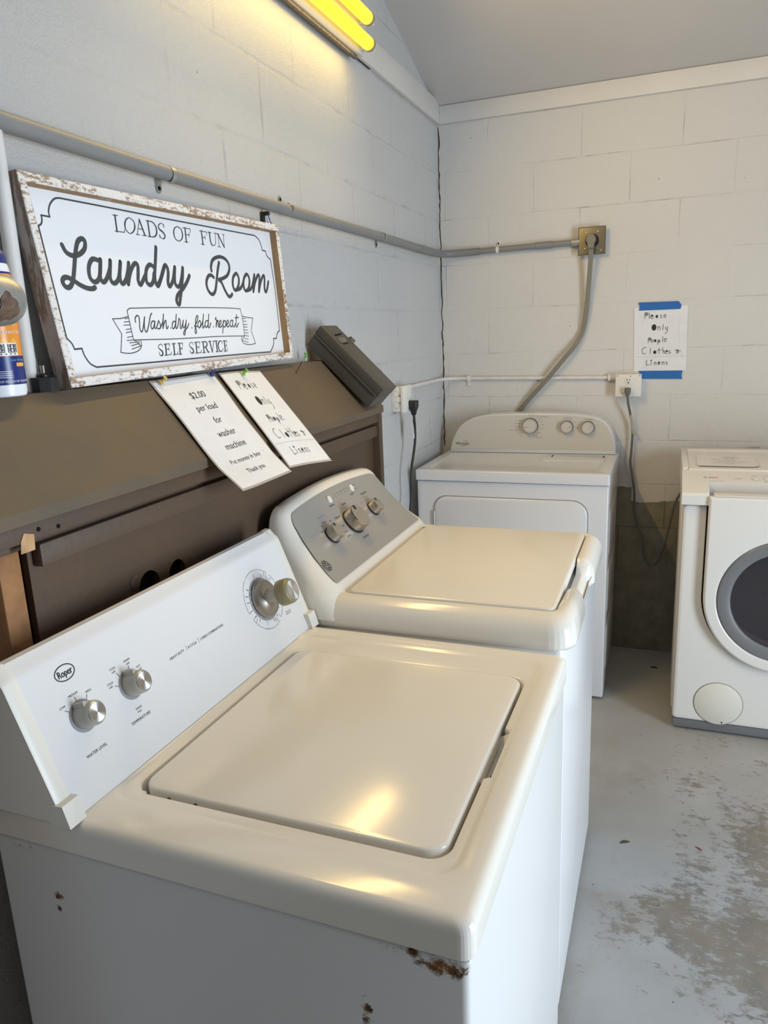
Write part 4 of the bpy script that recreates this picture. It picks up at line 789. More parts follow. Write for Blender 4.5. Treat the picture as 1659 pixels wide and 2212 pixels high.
# ================================================================== things at the left end of the cabinet top
vp = tag(G().tube([(0.0135, 0.986, 1.4617), (0.0135, 0.988, 1.875)], 0.0125, 14, smooth=False).build('vertical_conduit', 'white_conduit'), 'white painted upright conduit rising from the cabinet top beside the sign', 'pipe'); ground(vp, (0.0135, 0.986, 1.466))
g = G(); zc = 1.70
for k in range(16):
    a = k % 2; c = Vector((0.010, 0.938, zc + 0.0125 * k)); ring = []
    for i in range(12):
        t = 2 * math.pi * i / 12; ring.append(c + (Vector((0, 0.0052 * math.cos(t), 0.0088 * math.sin(t))) if a else Vector((0.0052 * math.cos(t), 0, 0.0088 * math.sin(t)))))
    ring.append(ring[0]); g.tube(ring, 0.0017, 6, smooth=False)
ch = tag(g.build('hanging_chain', 'rubber'), 'thin black chain hanging on the wall at the left edge behind the disinfectant bottle', 'chain'); ground(ch, (0.010, 0.938, 1.90))

kn = thing('leveling_foot', 'black eight-sided plastic foot with a short threaded bolt standing on the cabinet beside the sign', 'furniture foot', (0.034, 0.996, 1.466))
g = G(); oct_ = [(0.0225 * math.cos(math.pi * (k + .5) / 4), 0.0225 * math.sin(math.pi * (k + .5) / 4)) for k in range(8)]
slab(g, [(0.034 + a, 0.996 + b) for a, b in oct_], 1.4617, 1.486, 0.002); g.build('base', 'rubber', kn, sharp=25)
G().lathe([(0.0095, 0), (0.0095, 0.004), (0.006, 0.006)], (0.034, 0.996, 1.486), (0, 0, 1), 16).build('collar', 'rubber', kn)
pr = []
for k in range(9): pr += [(0.0042, 0.0016 * k), (0.0049, 0.0016 * k + 0.0008)]
G().lathe(pr, (0.034, 0.996, 1.492), (0, 0, 1), 14).build('threaded_bolt', 'steel', kn, sharp=80)

bt = thing('disinfectant_bottle', 'white, orange and navy disinfectant bottle standing on the cabinet at the left edge', 'bottle', (0.045, 0.897, 1.466))
BC = Vector((0.045, 0.897, 0)); BR_ = 0.036; bz = 1.4618
def cyl(z0, z1, r, name, m, extra=None):
    return G().lathe([(r, z0), (r, z1)], (BC.x, BC.y, 0), (0, 0, 1), 48, False, False).build(name, m, bt)
G().lathe([(0.031, bz), (0.0345, bz + 0.002), (0.036, bz + 0.008), (0.036, bz + 0.191), (0.0345, bz + 0.199), (0.0325, bz + 0.203), (0.030, bz + 0.205)], (BC.x, BC.y, 0), (0, 0, 1), 48).build('bottle_body', 'bottle_white', bt)
lab = cyl(bz + 0.019, bz + 0.186, 0.0364, 'label', 'orange')
cyl(bz + 0.019, bz + 0.0625, 0.0366, 'navy_band', 'navy')
cyl(bz + 0.1855, bz + 0.1885, 0.0366, 'navy_line', 'navy')
G().lathe([(0.0335, bz + 0.201), (0.0340, bz + 0.203), (0.0335, bz + 0.212), (0.0315, bz + 0.219), (0.027, bz + 0.2225)], (BC.x, BC.y, 0), (0, 0, 1), 48).build('cap', 'navy', bt)
BTH = math.atan2(-0.897, 1.034 - 0.045)       # the side that is turned to the room
def bfn(r):
    return lambda u, v, w_=0.0: BC + Vector((math.cos(BTH + u / 0.036) * (r + w_), math.sin(BTH + u / 0.036) * (r + w_), v))
f_ = bfn(0.0367)
g = G()
for i in range(12): 
    u0, u1 = -0.01 + 0.043 * i / 12, -0.01 + 0.043 * (i + 1) / 12
    g.add([f_(u0, bz + 0.0635), f_(u1, bz + 0.0635), f_(u1, bz + 0.0825), f_(u0, bz + 0.0825)], [[0, 1, 2, 3]])
g.build('stove_picture', 'white_print', bt)
g = G(); f2_ = bfn(0.0370)
for u0 in (-0.002, 0.017):
    for du in (0, 0.0045, 0.009, 0.0135): g.stroke([(u0 + du, bz + 0.0685), (u0 + du, bz + 0.0805)], 0.001, f2_, smooth=False)
    for dv in (0.0685, 0.074, 0.0795): g.stroke([(u0 + 0.0045 * k, bz + dv) for k in range(4)], 0.0011, f2_, smooth=False)
    for du in (0.003, 0.0105):
        for dv in (0.0715, 0.077): g.disc((u0 + du, bz + dv), 0.0016, 0.0014, f2_)
for k in range(5): g.disc((-0.001 + 0.007 * k, bz + 0.0657), 0.0012, 0.001, f2_)
g.build('stove_drawing', 'black_print', bt)
g = G()
for a in range(0, 3): g.add([f_(-0.012 + 0.016 * a, bz + 0.083), f_(-0.004 + 0.016 * a, bz + 0.083), f_(0.004 + 0.016 * a, bz + 0.083), f_(-0.004 + 0.016 * a, bz + 0.091)], [[0, 1, 2, 3]])
g.build('orange_pattern', 'orange_light', bt)
g = G(); 
for k in range(18):
    a0, a1 = 2 * math.pi * k / 18, 2 * math.pi * (k + 1) / 18
    g.add([f_(0.028, bz + 0.126), f_(0.028 + 0.020 * math.cos(a0), bz + 0.126 + 0.017 * math.sin(a0)), f_(0.028 + 0.020 * math.cos(a1), bz + 0.126 + 0.017 * math.sin(a1))], [[0, 1, 2]])
g.build('logo_oval', 'white_print', bt)
G().text('DAWN', 0.016, bfn(0.0370), at=(0.010, bz + 0.121), sx=0.85).build('logo_lettering', 'navy', bt)
G().text('DISINFECTING', 0.0060, bfn(0.0370), at=(0.0065, bz + 0.0965)).build('disinfecting_print', 'white_print', bt)
G().text('Cuts through', 0.0052, bfn(0.0370), at=(0.017, bz + 0.0550)).build('small_blue_print', 'sky_print', bt)
G().text('KEEP OUT OF REACH OF CHILDREN', 0.0046, bfn(0.0370), at=(-0.024, bz + 0.0225)).build('warning_print', 'white_print', bt)
g = G()
for k in range(4): g.stroke([(-0.006 + 0.004 * j, bz + 0.0395 - 0.0030 * k) for j in range(7)], 0.0008, bfn(0.0370), smooth=False)
g.build('fine_print', 'white_print', bt)
g = G()
for i in range(6): g.add([bfn(0.0369)(0.027 + 0.003 * i, bz + 0.0465), bfn(0.0369)(0.030 + 0.003 * i, bz + 0.0465), bfn(0.0369)(0.030 + 0.003 * i, bz + 0.0520), bfn(0.0369)(0.027 + 0.003 * i, bz + 0.0520)], [[0, 1, 2, 3]])
g.build('orange_tab', 'orange_light', bt)

# rusty galvanised fitting that reaches in from the left, on an arm fixed to the wall outside the picture
ft_ = thing('pipe_fitting', 'rust-stained rounded metal pipe fitting in front of the disinfectant bottle at the left edge', 'pipe fitting', (0.0, 0.78, 1.62))
G().tube([(0.0, 0.76, 1.625), (0.07, 0.765, 1.625), (0.115, 0.785, 1.620), (0.13, 0.805, 1.615)], 0.014, 14).build('arm', 'galv', ft_)
G().lathe([(0.020, -0.045), (0.034, -0.040), (0.037, -0.020), (0.037, 0.0), (0.035, 0.014), (0.028, 0.026), (0.016, 0.033), (0.004, 0.035)], (0.13, 0.836, 1.604), (0.05, 1, -0.02), 32).build('rounded_cap', 'galv', ft_)
g = G(); rnd = random.Random(5)
cc = Vector((0.13, 0.836, 1.604)); ax = Vector((0.05, 1, -0.02)).normalized(); vw = (Vector((1.034, 0, 1.535)) - cc).normalized(); sdv = (vw - ax * vw.dot(ax)).normalized(); tdv = ax.cross(sdv)
patch = []
for k in range(26):
    a = 2 * math.pi * k / 26; r = 0.9 + 0.12 * math.sin(3 * a + 1) + 0.07 * math.sin(7 * a) + rnd.uniform(-0.05, 0.05)
    patch.append((-0.012 + 0.019 * r * math.cos(a), 0.30 + 0.62 * r * math.sin(a)))
vs = []
for h, th in [(-0.012, 0.30)] + patch:
    rad = 0.0373 if h < 0 else 0.0373 - 0.0045 * (h / 0.014) ** 2
    vs.append(cc + ax * h + (sdv * math.cos(th) + tdv * math.sin(th)) * (rad + 0.0006))
mid = [cc + ax * ((h - 0.012) / 2) + (sdv * math.cos((th + 0.30) / 2) + tdv * math.sin((th + 0.30) / 2)) * 0.0381 for h, th in patch]
g.add(vs + mid, [[0, 27 + i, 27 + (i + 1) % 26] for i in range(26)] + [[27 + i, 1 + i, 1 + (i + 1) % 26, 27 + (i + 1) % 26] for i in range(26)])
g.build('rust_stain', 'rust', ft_)
G().lathe([(0.012, -0.02), (0.022, -0.018), (0.026, 0.0), (0.022, 0.016), (0.010, 0.020)], (0.13, 0.80, 1.672), (0.2, 0.9, 0.1), 24).tube([(0.13, 0.80, 1.66), (0.13, 0.80, 1.615)], 0.008, 10, smooth=False).build('handle', 'galv', ft_)

# ================================================================== money box on the right end of the slope
mb = thing('money_box', 'grey-brown steel money box mounted aslant at the end of the brown cabinet', 'money box', (0.10, 2.11, 1.415))
MA = Vector((0.006, 2.062, 1.5115)); md = Vector((0.709, 0, -0.705)).normalized(); mn = Vector((0.705, 0, 0.709)).normalized(); my = Vector((0, 1, 0))
mf = lambda l, y, h: MA + md * l + my * y + mn * h
ML, MW_, MH = 0.270, 0.112, 0.075
def mbox(g, l0, l1, y0, y1, h0, h1, b):
    T = Matrix(((md.x, my.x, mn.x, MA.x), (md.y, my.y, mn.y, MA.y), (md.z, my.z, mn.z, MA.z), (0, 0, 0, 1)))
    return g.box(l0, l1, y0, y1, h0, h1, b, 2, T)
mbox(G(), 0.0, ML, 0.0, MW_, 0.0, 0.044, 0.002).build('box_body', 'moneybox', mb)
mbox(G(), -0.002, ML + 0.001, -0.0025, MW_ + 0.0025, 0.0455, MH, 0.003).build('lid', 'moneybox', mb)
mbox(G(), 0.001, ML - 0.004, -0.006, 0.001, 0.0405, 0.0462, 0.0015).build('hinge_flange', 'moneybox', mb)
fm = lambda u, v, w_=0.0: mf(v, u, MH + w_)
g = G().prism([(0.026, 0.040), (0.087, 0.034), (0.088, 0.0385), (0.030, 0.0455)], lambda u, v, w_: fm(u, v, 0.0003 + w_), 0.0004); g.build('coin_slot', 'dark_gap', mb)
g = G(); n_ = 10
for i in range(n_):
    t0, t1 = i / n_, (i + 1) / n_
    z0 = 0.0012 + 0.003 * math.sin(t0 * 6); z1 = 0.0012 + 0.003 * math.sin(t1 * 6)
    ya, yb = 0.018 + t0 * 0.105, 0.018 + t1 * 0.105
    g.add([fm(ya, 0.056 - 0.002 * t0, z0 + (0.006 * max(0, t0 - .8) * 5)), fm(yb, 0.056 - 0.002 * t1, z1 + (0.006 * max(0, t1 - .8) * 5)), fm(yb, 0.076, z1 + (0.006 * max(0, t1 - .8) * 5)), fm(ya, 0.078, z0)], [[0, 1, 2, 3]])
g.build('tape_strip', 'clear_tape', mb)
G().lathe([(0.003, 0), (0.003, 0.002)], fm(0.108, 0.200), mn, 10).build('lock', 'steel', mb)

# ================================================================== notices, pins and nail on the slope
def sheet(name, label, corners, sag, text_fn, curve=0.0):
    """laminated sheet: CORNERS = TL, TR, BL, BR as (y, s) on the slope, lifted by SAG towards the foot"""
    t = thing(name, label, 'notice', tuple(slope((corners[0][0] + corners[1][0]) / 2, 0.02)), 0, 'laminated notices')
    TL_, TR_, BL_, BR_ = [Vector((c[0], c[1])) for c in corners]
    def fn(u, v, w_=0.0):
        """u across 0-1, v down 0-1"""
        p = (TL_ * (1 - u) + TR_ * u) * (1 - v) + (BL_ * (1 - u) + BR_ * u) * v
        return slope(p.x, p.y, 0.0022 + sag(u, v) + w_)
    NU, NV = 10, 18
    def grid(u0, u1, v0, v1, w0, w1):
        g = G(); vs = []
        for w_ in (w0, w1):
            for j in range(NV + 1):
                for i in range(NU + 1): vs.append(fn(u0 + (u1 - u0) * i / NU, v0 + (v1 - v0) * j / NV, w_))
        N = (NU + 1) * (NV + 1); fs = []
        for j in range(NV):
            for i in range(NU):
                a = j * (NU + 1) + i; q = [a, a + 1, a + NU + 2, a + NU + 1]; fs += [q[::-1], [N + k for k in q]]
        rim = [i for i in range(NU + 1)] + [j * (NU + 1) + NU for j in range(1, NV + 1)] + [NV * (NU + 1) + i for i in range(NU - 1, -1, -1)] + [j * (NU + 1) for j in range(NV - 1, 0, -1)]
        fs += [[rim[k], rim[(k + 1) % len(rim)], N + rim[(k + 1) % len(rim)], N + rim[k]] for k in range(len(rim))]
        return g.add(vs, fs)
    grid(-0.022, 1.022, -0.02, 1.018, -0.0005, -0.0001).build('laminate_margin', 'plastic_edge', t)
    pg = grid(0, 1, 0, 1, 0.0, 0.0005).build('sheet', 'laminate', t)
    text_fn(pg, fn); return t
def price_text(pg, fn):
    g = G(); f = lambda u, v, w_=0.0: fn(u, 1 - v, 0.0009)
    W_, H_ = 0.208, 0.285
    f = lambda x, y, w_=0.0: fn(x / W_, 1 - y / H_, 0.0009)
    for body, x, y, sz in (('$2.00', 0.104, 0.230, 0.0235), ('per load', 0.104, 0.197, 0.0225), ('for', 0.110, 0.162, 0.0225), ('washer', 0.108, 0.128, 0.0230), ('machine', 0.106, 0.095, 0.0230), ('Put money in box', 0.104, 0.060, 0.0165), ('Thank you', 0.106, 0.029, 0.0165)):
        g.text(body, sz, f, at=(x, y), align='CENTER', w0=0)
    g.text('`', 0.015, f, at=(0.178, 0.060)); g.build('printing', 'black_print', pg)
def hand_text(pg, fn, w_=0.218, h_=0.275, wd=0.0016):
    f = lambda x, y, k=0.0: fn(x / w_, 1 - y / h_, 0.0009 + k)
    g = G()
    for st in NOTICE_STROKES: g.stroke(st, wd, f, w0=0)
    g.build('handwriting', 'pencil', pg)
    for grey, m in ((0, 'marker'), (1, 'pencil_light')):
        g = G()
        for x, y, rx, ry, gr in NOTICE_BLOBS:
            if gr == grey: g.disc((x, y), rx, ry, f, w0=0.0001)
        g.build('filled_letters', m, pg)
    g = G().stroke([(0.002, 0.062), (0.10, 0.063), (0.213, 0.061)], 0.0008, f, w0=0); g.build('fold_line', 'pale_print', pg)
sheet('price_notice', 'laminated $2.00 per load notice pinned to the sloping brown cabinet top', ((1.250, 0.010), (1.470, 0.006), (1.226, 0.300), (1.434, 0.297)),
      lambda u, v: 0.0005 + 0.0022 * math.sin(v * 5 + u) ** 2 + 0.004 * max(0, 0.25 - u) * v * 4 + (0.010 if v > 0.8 else 0) * (v - 0.8) * 5, price_text)
sheet('handwritten_notice', 'handwritten Please Only People Clothes sheet pinned to the brown sloping cabinet top', ((1.495, 0.012), (1.672, 0.018), (1.464, 0.284), (1.652, 0.305)),
      lambda u, v: 0.0045 - 0.010 * max(0, v - 0.55) ** 2 + 0.002 * math.sin(u * 4), lambda pg, fn: hand_text(pg, fn))
def pin(y, s, m, label, lean=(0, 0), h0=0.0):
    a = slope(y, s, h0); d = (sn + Vector((0, lean[0], lean[1]))).normalized()
    t = thing('push_pin', label, 'push pin', tuple(a), 0, 'push pins on the cabinet')
    G().lathe([(0.0055, 0.004), (0.0058, 0.006), (0.0034, 0.0075), (0.0028, 0.015), (0.0045, 0.0165), (0.0048, 0.0195), (0.003, 0.0205)], a, d, 16).build('pin_head', m, t)
    G().lathe([(0.0006, -0.004), (0.0006, 0.0045)], a, d, 6).build('pin_point', 'steel', t)
pin(1.268, 0.017, 'yellow_pin', 'yellow push pin through the top left corner of the price notice', (0.2, 0.2), 0.004)
pin(1.455, 0.012, 'blue_pin', 'navy blue push pin between the tops of the two laminated notices', (-0.3, 0.1), 0.006)
pin(1.572, 0.024, 'green_pin', 'green push pin through the top of the handwritten notice', (0.3, 0.2), 0.009)
pz = thing('push_pin', 'lime green push pin standing up on the cabinet between sign and money box', 'push pin', (0.03, 2.005, 1.466), 0, 'push pins on the cabinet')
G().lathe([(0.0055, 0.004), (0.0058, 0.006), (0.0034, 0.0075), (0.0028, 0.015), (0.0045, 0.0165), (0.0048, 0.0195), (0.003, 0.0205)], (0.03, 2.005, 1.469), (0, 0, 1), 16).build('pin_head', 'green_pin', pz)
G().lathe([(0.0006, -0.004), (0.0006, 0.0045)], (0.03, 2.005, 1.469), (0, 0, 1), 6).build('pin_point', 'steel', pz)
nl = tag(G().tube([tuple(slope(1.853, 0.034, -0.004)), tuple(slope(1.876, 0.016, 0.030))], 0.0013, 8, smooth=False).build('nail', 'rubber'), 'thin dark nail in the slope holding the lower right corner of the sign', 'nail'); ground(nl, slope(1.853, 0.034))

# ================================================================== notice taped to the back wall
wn_ = thing('taped_notice', 'handwritten Please Only People Clothes sheet blue-taped to the back wall', 'notice', (0.995, 3.524, 1.46))
yw = 3.5232
def wf(x, z_, k=0.0): return Vector((0.886 + x, yw - 0.0016 - k, 1.324 + z_))
g = G(); NU, NV = 12, 14; vs = []
crn = [(-0.004, 0.2737), (0.2138, 0.2771), (0.2209, -0.0013), (0.0041, -0.0002)]
def quad(u, v): 
    a = [crn[3][i] * (1 - u) + crn[2][i] * u for i in (0, 1)]; b = [crn[0][i] * (1 - u) + crn[1][i] * u for i in (0, 1)]
    return a[0] * (1 - v) + b[0] * v, a[1] * (1 - v) + b[1] * v
for k in (-0.0008, 0.0):
    for j in range(NV + 1):
        for i in range(NU + 1):
            x, z_ = quad(i / NU, j / NV); vs.append(wf(x, z_, k + (0.0012 * math.sin(j * 1.9 + i) if i >= NU - 1 and 0 < j < NV else 0)))
N = (NU + 1) * (NV + 1); fs = []
for j in range(NV):
    for i in range(NU):
        a = j * (NU + 1) + i; q = [a, a + 1, a + NU + 2, a + NU + 1]; fs += [q, [N + k for k in q][::-1]]
rim = [i for i in range(NU + 1)] + [j * (NU + 1) + NU for j in range(1, NV + 1)] + [NV * (NU + 1) + i for i in range(NU - 1, -1, -1)] + [j * (NU + 1) for j in range(NV - 1, 0, -1)]
fs += [[rim[k], N + rim[k], N + rim[(k + 1) % len(rim)], rim[(k + 1) % len(rim)]] for k in range(len(rim))]
pg = g.add(vs, fs).build('sheet', 'laminate', wn_)
g = G()
for st in NOTICE_STROKES: g.stroke(st, 0.0022, wf, w0=0.0006)
g.build('handwriting', 'pencil', pg)
for grey, m in ((0, 'marker'), (1, 'pencil_light')):
    g = G()
    for x, y, rx, ry, gr in NOTICE_BLOBS:
        if gr == grey: g.disc((x, y), rx, ry, wf, w0=0.0008)
    g.build('filled_letters', m, pg)
G().stroke([(0.004, 0.063), (0.10, 0.0635), (0.215, 0.064)], 0.0009, wf, w0=0.0006).build('fold_line', 'pale_print', pg)
g = G().stroke([(0.190, 0.245), (0.183, 0.21), (0.182, 0.17), (0.188, 0.13), (0.196, 0.085), (0.206, 0.05)], 0.0022, wf, w0=0.0007).stroke([(0.204, 0.235), (0.196, 0.225), (0.203, 0.205), (0.192, 0.198)], 0.0018, wf, w0=0.0007).stroke([(0.010, 0.187), (0.026, 0.192), (0.038, 0.215)], 0.0014, wf, w0=0.0007)
g.build('wrinkle', 'white_plastic', pg)
def tape(poly, label):
    g = G().prism(poly, lambda u, v, w_: Vector((u, yw - 0.0030 - w_, v)), 0.0004)
    o = tag(g.build('painters_tape', 'blue_tape'), label, 'tape', 'blue tape strips'); ground(o, (poly[0][0], yw - 0.003, poly[0][1]))
tape([(0.902, 1.586), (1.070, 1.585), (1.074, 1.601), (1.062, 1.618), (0.899, 1.620), (0.905, 1.603)], 'blue painter\'s tape strip across the top of the wall notice')
tape([(0.9275, 1.292), (1.091, 1.289), (1.0885, 1.308), (1.092, 1.325), (0.910, 1.327)], 'blue painter\'s tape strip across the bottom of the wall notice, by the outlet')

# ================================================================== nearest washer (old white top loader with the angled console)
ro = thing('washing_machine', 'nearest white top-loading washer, rust under its top edge, plain white console', 'washing machine', (0.19, 0.653, 0), -0.014, None, local=True)
ROOT_INV[ro.name] = Matrix.Identity(4)
RW, RD = 0.722, 0.676
g = G().box(-0.032, 0.671, 0.003, RW - 0.003, 0.02, 0.868, 0.010, 3); g.build('cabinet', 'enamel_side', ro)
outer = rr(-0.030, RD, 0, RW, [0.018, 0.004, 0.004, 0.018])
front_line = [(RD, 0.03 + 0.011 * k) for k in range(1, 60)]
rec = rr(0.118, 0.640, 0.064, 0.674, 0.035)
opening = rr(0.148, 0.618, 0.094, 0.602, 0.03, 8)
notch = [(0.618, 0.276), (0.624, 0.281), (0.631, 0.290), (0.634, 0.300), (0.635, 0.33), (0.635, 0.37), (0.634, 0.398), (0.631, 0.408), (0.624, 0.417), (0.618, 0.422)]
# rr runs top-right, top-left, bottom-left, bottom-right: the notch sits on the right side, after the last point
opening = opening + notch
c_ = (0.383, 0.348)
seq = [(inset(outer, 0.002), 0.866), (outer, 0.8675), (outer, 0.899)]
for a in (22, 45, 67, 90):
    t = math.radians(a); seq.append((inset(outer, 0.015 * (1 - math.cos(t))), 0.899 + 0.015 * math.sin(t)))
seq += [(rec, 0.914), (inset(rec, 0.003), 0.9130), (inset(rec, 0.007), 0.9112), (inset(rec, 0.011), 0.9105)]
op0 = inset(opening, -0.0035); seq += [(op0, 0.9105), (inset(opening, -0.001), 0.9095), (opening, 0.907), (opening, 0.872)]
polys = star_rings([o for o, z_ in seq], c_)
g = G().loft([[(x, y, z_) for x, y in p_] for p_, (o, z_) in zip(polys, seq)], False, True); g.build('top_deck', 'enamel', ro, sharp=50)
g = G(); slab(g, rr(0.155, 0.6125, 0.101, 0.5975, 0.028, 8), 0.885, 0.9145, 0.0045); g.build('lid', 'enamel', ro)
g = G(); vs = []
for i in range(9):
    x = 0.598 + 0.0365 * i / 8; z_ = 0.880 + 0.019 * (i / 8) ** 1.6
    for j in range(11):
        y = 0.282 + 0.134 * j / 10; e = abs(j - 5) / 5
        vs.append((x, y, z_ + 0.012 * max(0, e - 0.7) / 0.3))
g.add(vs, [[i * 11 + j, i * 11 + j + 1, (i + 1) * 11 + j + 1, (i + 1) * 11 + j] for i in range(8) for j in range(10)]); g.build('finger_recess', 'enamel', ro)
for x, y in ((0.160, 0.0975),): G().tube([(x, y, 0.905), (x + 0.006, y - 0.0005, 0.905)], 0.004, 10, smooth=False).build('hinge_pin', 'white_plastic', ro)
for x in (0.205, 0.250): G().lathe([(0.0035, 0), (0.0035, 0.001)], (x, 0.1012, 0.902), (0, -1, 0), 10).build('lid_bumper', 'rubber', ro)
# console
cprof = [(0.123, 0.9145), (0.1155, 0.934), (0.1115, 0.9445), (0.0505, 1.1035), (0.0465, 1.110), (0.040, 1.1145), (0.030, 1.1255), (0.020, 1.1265), (0.010, 1.120), (-0.028, 1.05), (-0.030, 0.9145)]
g = G().loft([[(x, y, z_) for x, z_ in cprof] for y in (0.016, 0.702)]); cons = g.build('console', 'enamel_cool', ro, sharp=25)
def grow(p_, d):
    cx, cz = 0.04, 1.02
    return [(cx + (x - cx) * (1 + d), cz + (z_ - cz) * (1 + d)) for x, z_ in p_]
for ya, yb in ((-0.008, 0.0175), (0.7005, 0.726)):
    g = G(); p1 = grow(cprof, 0.02); p1 = [(x, max(z_, 0.9142)) for x, z_ in p1]; p0 = [(x, max(z_, 0.9142)) for x, z_ in grow(cprof, -0.02)]
    g.loft([[(x, ya, z_) for x, z_ in p0], [(x, ya + 0.004, z_) for x, z_ in p1], [(x, yb - 0.003, z_) for x, z_ in p1], [(x, yb, z_) for x, z_ in p0]])
    e = g.build('end_cap', 'cap_plastic', ro, sharp=35)
    G().prism([(0.100, 0.9142), (0.133, 0.9142), (0.1235, 0.946), (0.101, 0.9445)], lambda u, v, w_: Vector((u, ya - 0.002 + w_, v)), yb - ya + 0.004).build('foot', 'cap_plastic', e)
CA = Vector((0.0505, 0.008, 1.1035)); cf = plane_fn(CA, (0, 1, 0), (-0.061, 0, 0.159))
cr = lambda u, s, w_=0.0: cf(u, -s, w_)
ct = lambda x, y, w_=0.0: cf(x, y, 0.0004)
def words(g, items, size, **k):
    for b_, u, s in items: g.text(b_, size, ct, at=(u, -s), w0=0, **k)
    return g
g = G()
words(g, [('WATER LEVEL', 0.056, 0.144)], 0.0064); words(g, [('TEMPERATURE', 0.150, 0.144)], 0.0066)
words(g, [('HEAVY DUTY', 0.276, 0.0915), ('8 CYCLE', 0.3265, 0.0915), ('2 SPEED COMBINATIONS', 0.362, 0.0915)], 0.0064, sx=1.0)
for u in (0.3225, 0.3575): g.stroke([(u, -0.093), (u, -0.084)], 0.0005, ct, w0=0)
words(g, [('LOW', 0.048, 0.064), ('MEDIUM', 0.069, 0.0555), ('HIGH', 0.098, 0.0625), ('COLD', 0.138, 0.0715), ('COOL', 0.153, 0.0535), ('WARM', 0.184, 0.0535), ('HOT', 0.203, 0.0715), ('WASH', 0.169, 0.1275)], 0.0046)
words(g, [('cold', 0.139, 0.0765), ('cold', 0.155, 0.0585), ('cold', 0.187, 0.0585), ('cold', 0.205, 0.0765), ('rinse', 0.170, 0.1325)], 0.0045)
for a, b_ in (((0.055, 0.068), (0.063, 0.075)), ((0.078, 0.058), (0.079, 0.067)), ((0.099, 0.0645), (0.093, 0.073)), ((0.151, 0.077), (0.160, 0.082)), ((0.163, 0.061), (0.168, 0.071)), ((0.190, 0.0605), (0.188, 0.070))):
    g.stroke([(a[0], -a[1]), (b_[0], -b_[1])], 0.0008, ct, w0=0)
g.build('printing', 'black_print', cons)
g = G(); DC = (0.580, 0.0915)
def arc(a0, a1, r=0.062, n=24): return [(DC[0] + r * math.cos(math.radians(a0 + (a1 - a0) * k / n)), -DC[1] + r * math.sin(math.radians(a0 + (a1 - a0) * k / n))) for k in range(n + 1)]
for a0, a1 in ((32, 38), (46, 118), (150, 188), (204, 240), (262, 290), (302, 360), (0, 30)): g.stroke(arc(a0, a1), 0.0006, ct, w0=0, smooth=False)
for a in (30, 46, 52, 204, 212, 290, 302): g.stroke([(DC[0] + r * math.cos(math.radians(a)), -DC[1] + r * math.sin(math.radians(a))) for r in (0.050, 0.062)], 0.0005, ct, w0=0, smooth=False)
def on_arc(word, a_mid, r, size, step):
    for i, ch_ in enumerate(word):
        a = math.radians(a_mid - (i - (len(word) - 1) / 2) * step)
        g.text(ch_, size, ct, at=(DC[0] + r * math.cos(a), -DC[1] + r * math.sin(a)), align='CENTER', rot=a - math.pi / 2, w0=0)
on_arc('NORMAL', 134, 0.061, 0.0046, 4.6)
for i, ch_ in enumerate('GENTLE'):
    a = math.radians(251 + (i - 2.5) * 3.6); g.text(ch_, 0.0046, ct, at=(DC[0] + 0.0635 * math.cos(a), -DC[1] + 0.0635 * math.sin(a)), align='CENTER', rot=a + math.pi / 2, w0=0)
for word, a in (('rinse', 92), ('spin', 62), ('OFF', 41), ('heavy', 35), ('light', 140), ('regular', 156), ('heavy', 170), ('pre-wash', 190), ('OFF', 208), ('spin', 222), ('rinse', 250), ('light', 276), ('regular', 283), ('OFF', 294), ('spin', 318)):
    t = math.radians(a); ux, uy = math.cos(t), math.sin(t)
    if 90 < a < 270: g.text(word, 0.0040, ct, at=(DC[0] + 0.0465 * ux, -DC[1] + 0.0465 * uy), align='RIGHT', rot=t - math.pi, w0=0)
    else: g.text(word, 0.0040, ct, at=(DC[0] + 0.0465 * ux, -DC[1] + 0.0465 * uy), align='LEFT', rot=t, w0=0)
words(g, [('PULL START', 0.6335, 0.1440), ('PUSH STOP', 0.6335, 0.1485)], 0.0038)
g.build('dial_printing', 'black_print', cons)
g = G(); lc = (0.0800, 0.0205)
g.stroke([(lc[0] + 0.0178 * math.cos(2 * math.pi * k / 32), -lc[1] + 0.0112 * math.sin(2 * math.pi * k / 32)) for k in range(33)], 0.0016, ct, w0=0, smooth=False)
for dx in (-0.0003, 0, 0.0003): g.text('Roper', 0.0148, ct, at=(lc[0] + dx, -lc[1] - 0.0050), align='CENTER', sx=0.72, w0=0)
g.build('logo', 'black_print', cons)
for (u, s, pa) in ((0.0790, 0.088, 62), (0.1800, 0.088, 52)):
    c = cr(u, s); nrm = (cr(u, s, 1) - c)
    k = G().lathe([(0.0192, 0.0010), (0.0192, 0.004), (0.0184, 0.020), (0.0178, 0.026), (0.0155, 0.0290)], c, nrm, 36)
    T = lambda r, a, h: cr(u + r * math.cos(a), s - r * math.sin(a), h)
    pt = math.radians(pa + 52)
    k.loft([[T(0.0175, pt - 0.35, h), T(0.0245, pt - 0.06, h), T(0.0245, pt + 0.06, h), T(0.0175, pt + 0.35, h)] for h in (0.002, 0.0235)])
    kb = k.build('knob', 'knob_grey', cons)
    G().lathe([(0.0238, 0), (0.0238, 0.0008)], c, nrm, 36).build('dial_disc', 'grey_print', kb)
    G().lathe([(0.0158, 0.0288), (0.0150, 0.0296), (0.0142, 0.0296)], c, nrm, 36).build('chrome_rim', 'steel', kb)
    disc_part('brushed_disc', c + nrm.normalized() * 0.0294, nrm, 0.0140, 'brushed', kb)
c = cr(*DC); nrm = cr(DC[0], DC[1], 1) - c
G().lathe([(0.0452, 0), (0.0452, 0.0008)], c, nrm, 48).build('dial_disc', 'grey_print', cons)
k = G().lathe([(0.0265, 0.047), (0.0272, 0.052), (0.0260, 0.068), (0.0235, 0.073), (0.0205, 0.0745)], c, nrm, 40).build('timer_knob', 'knob_olive', cons)
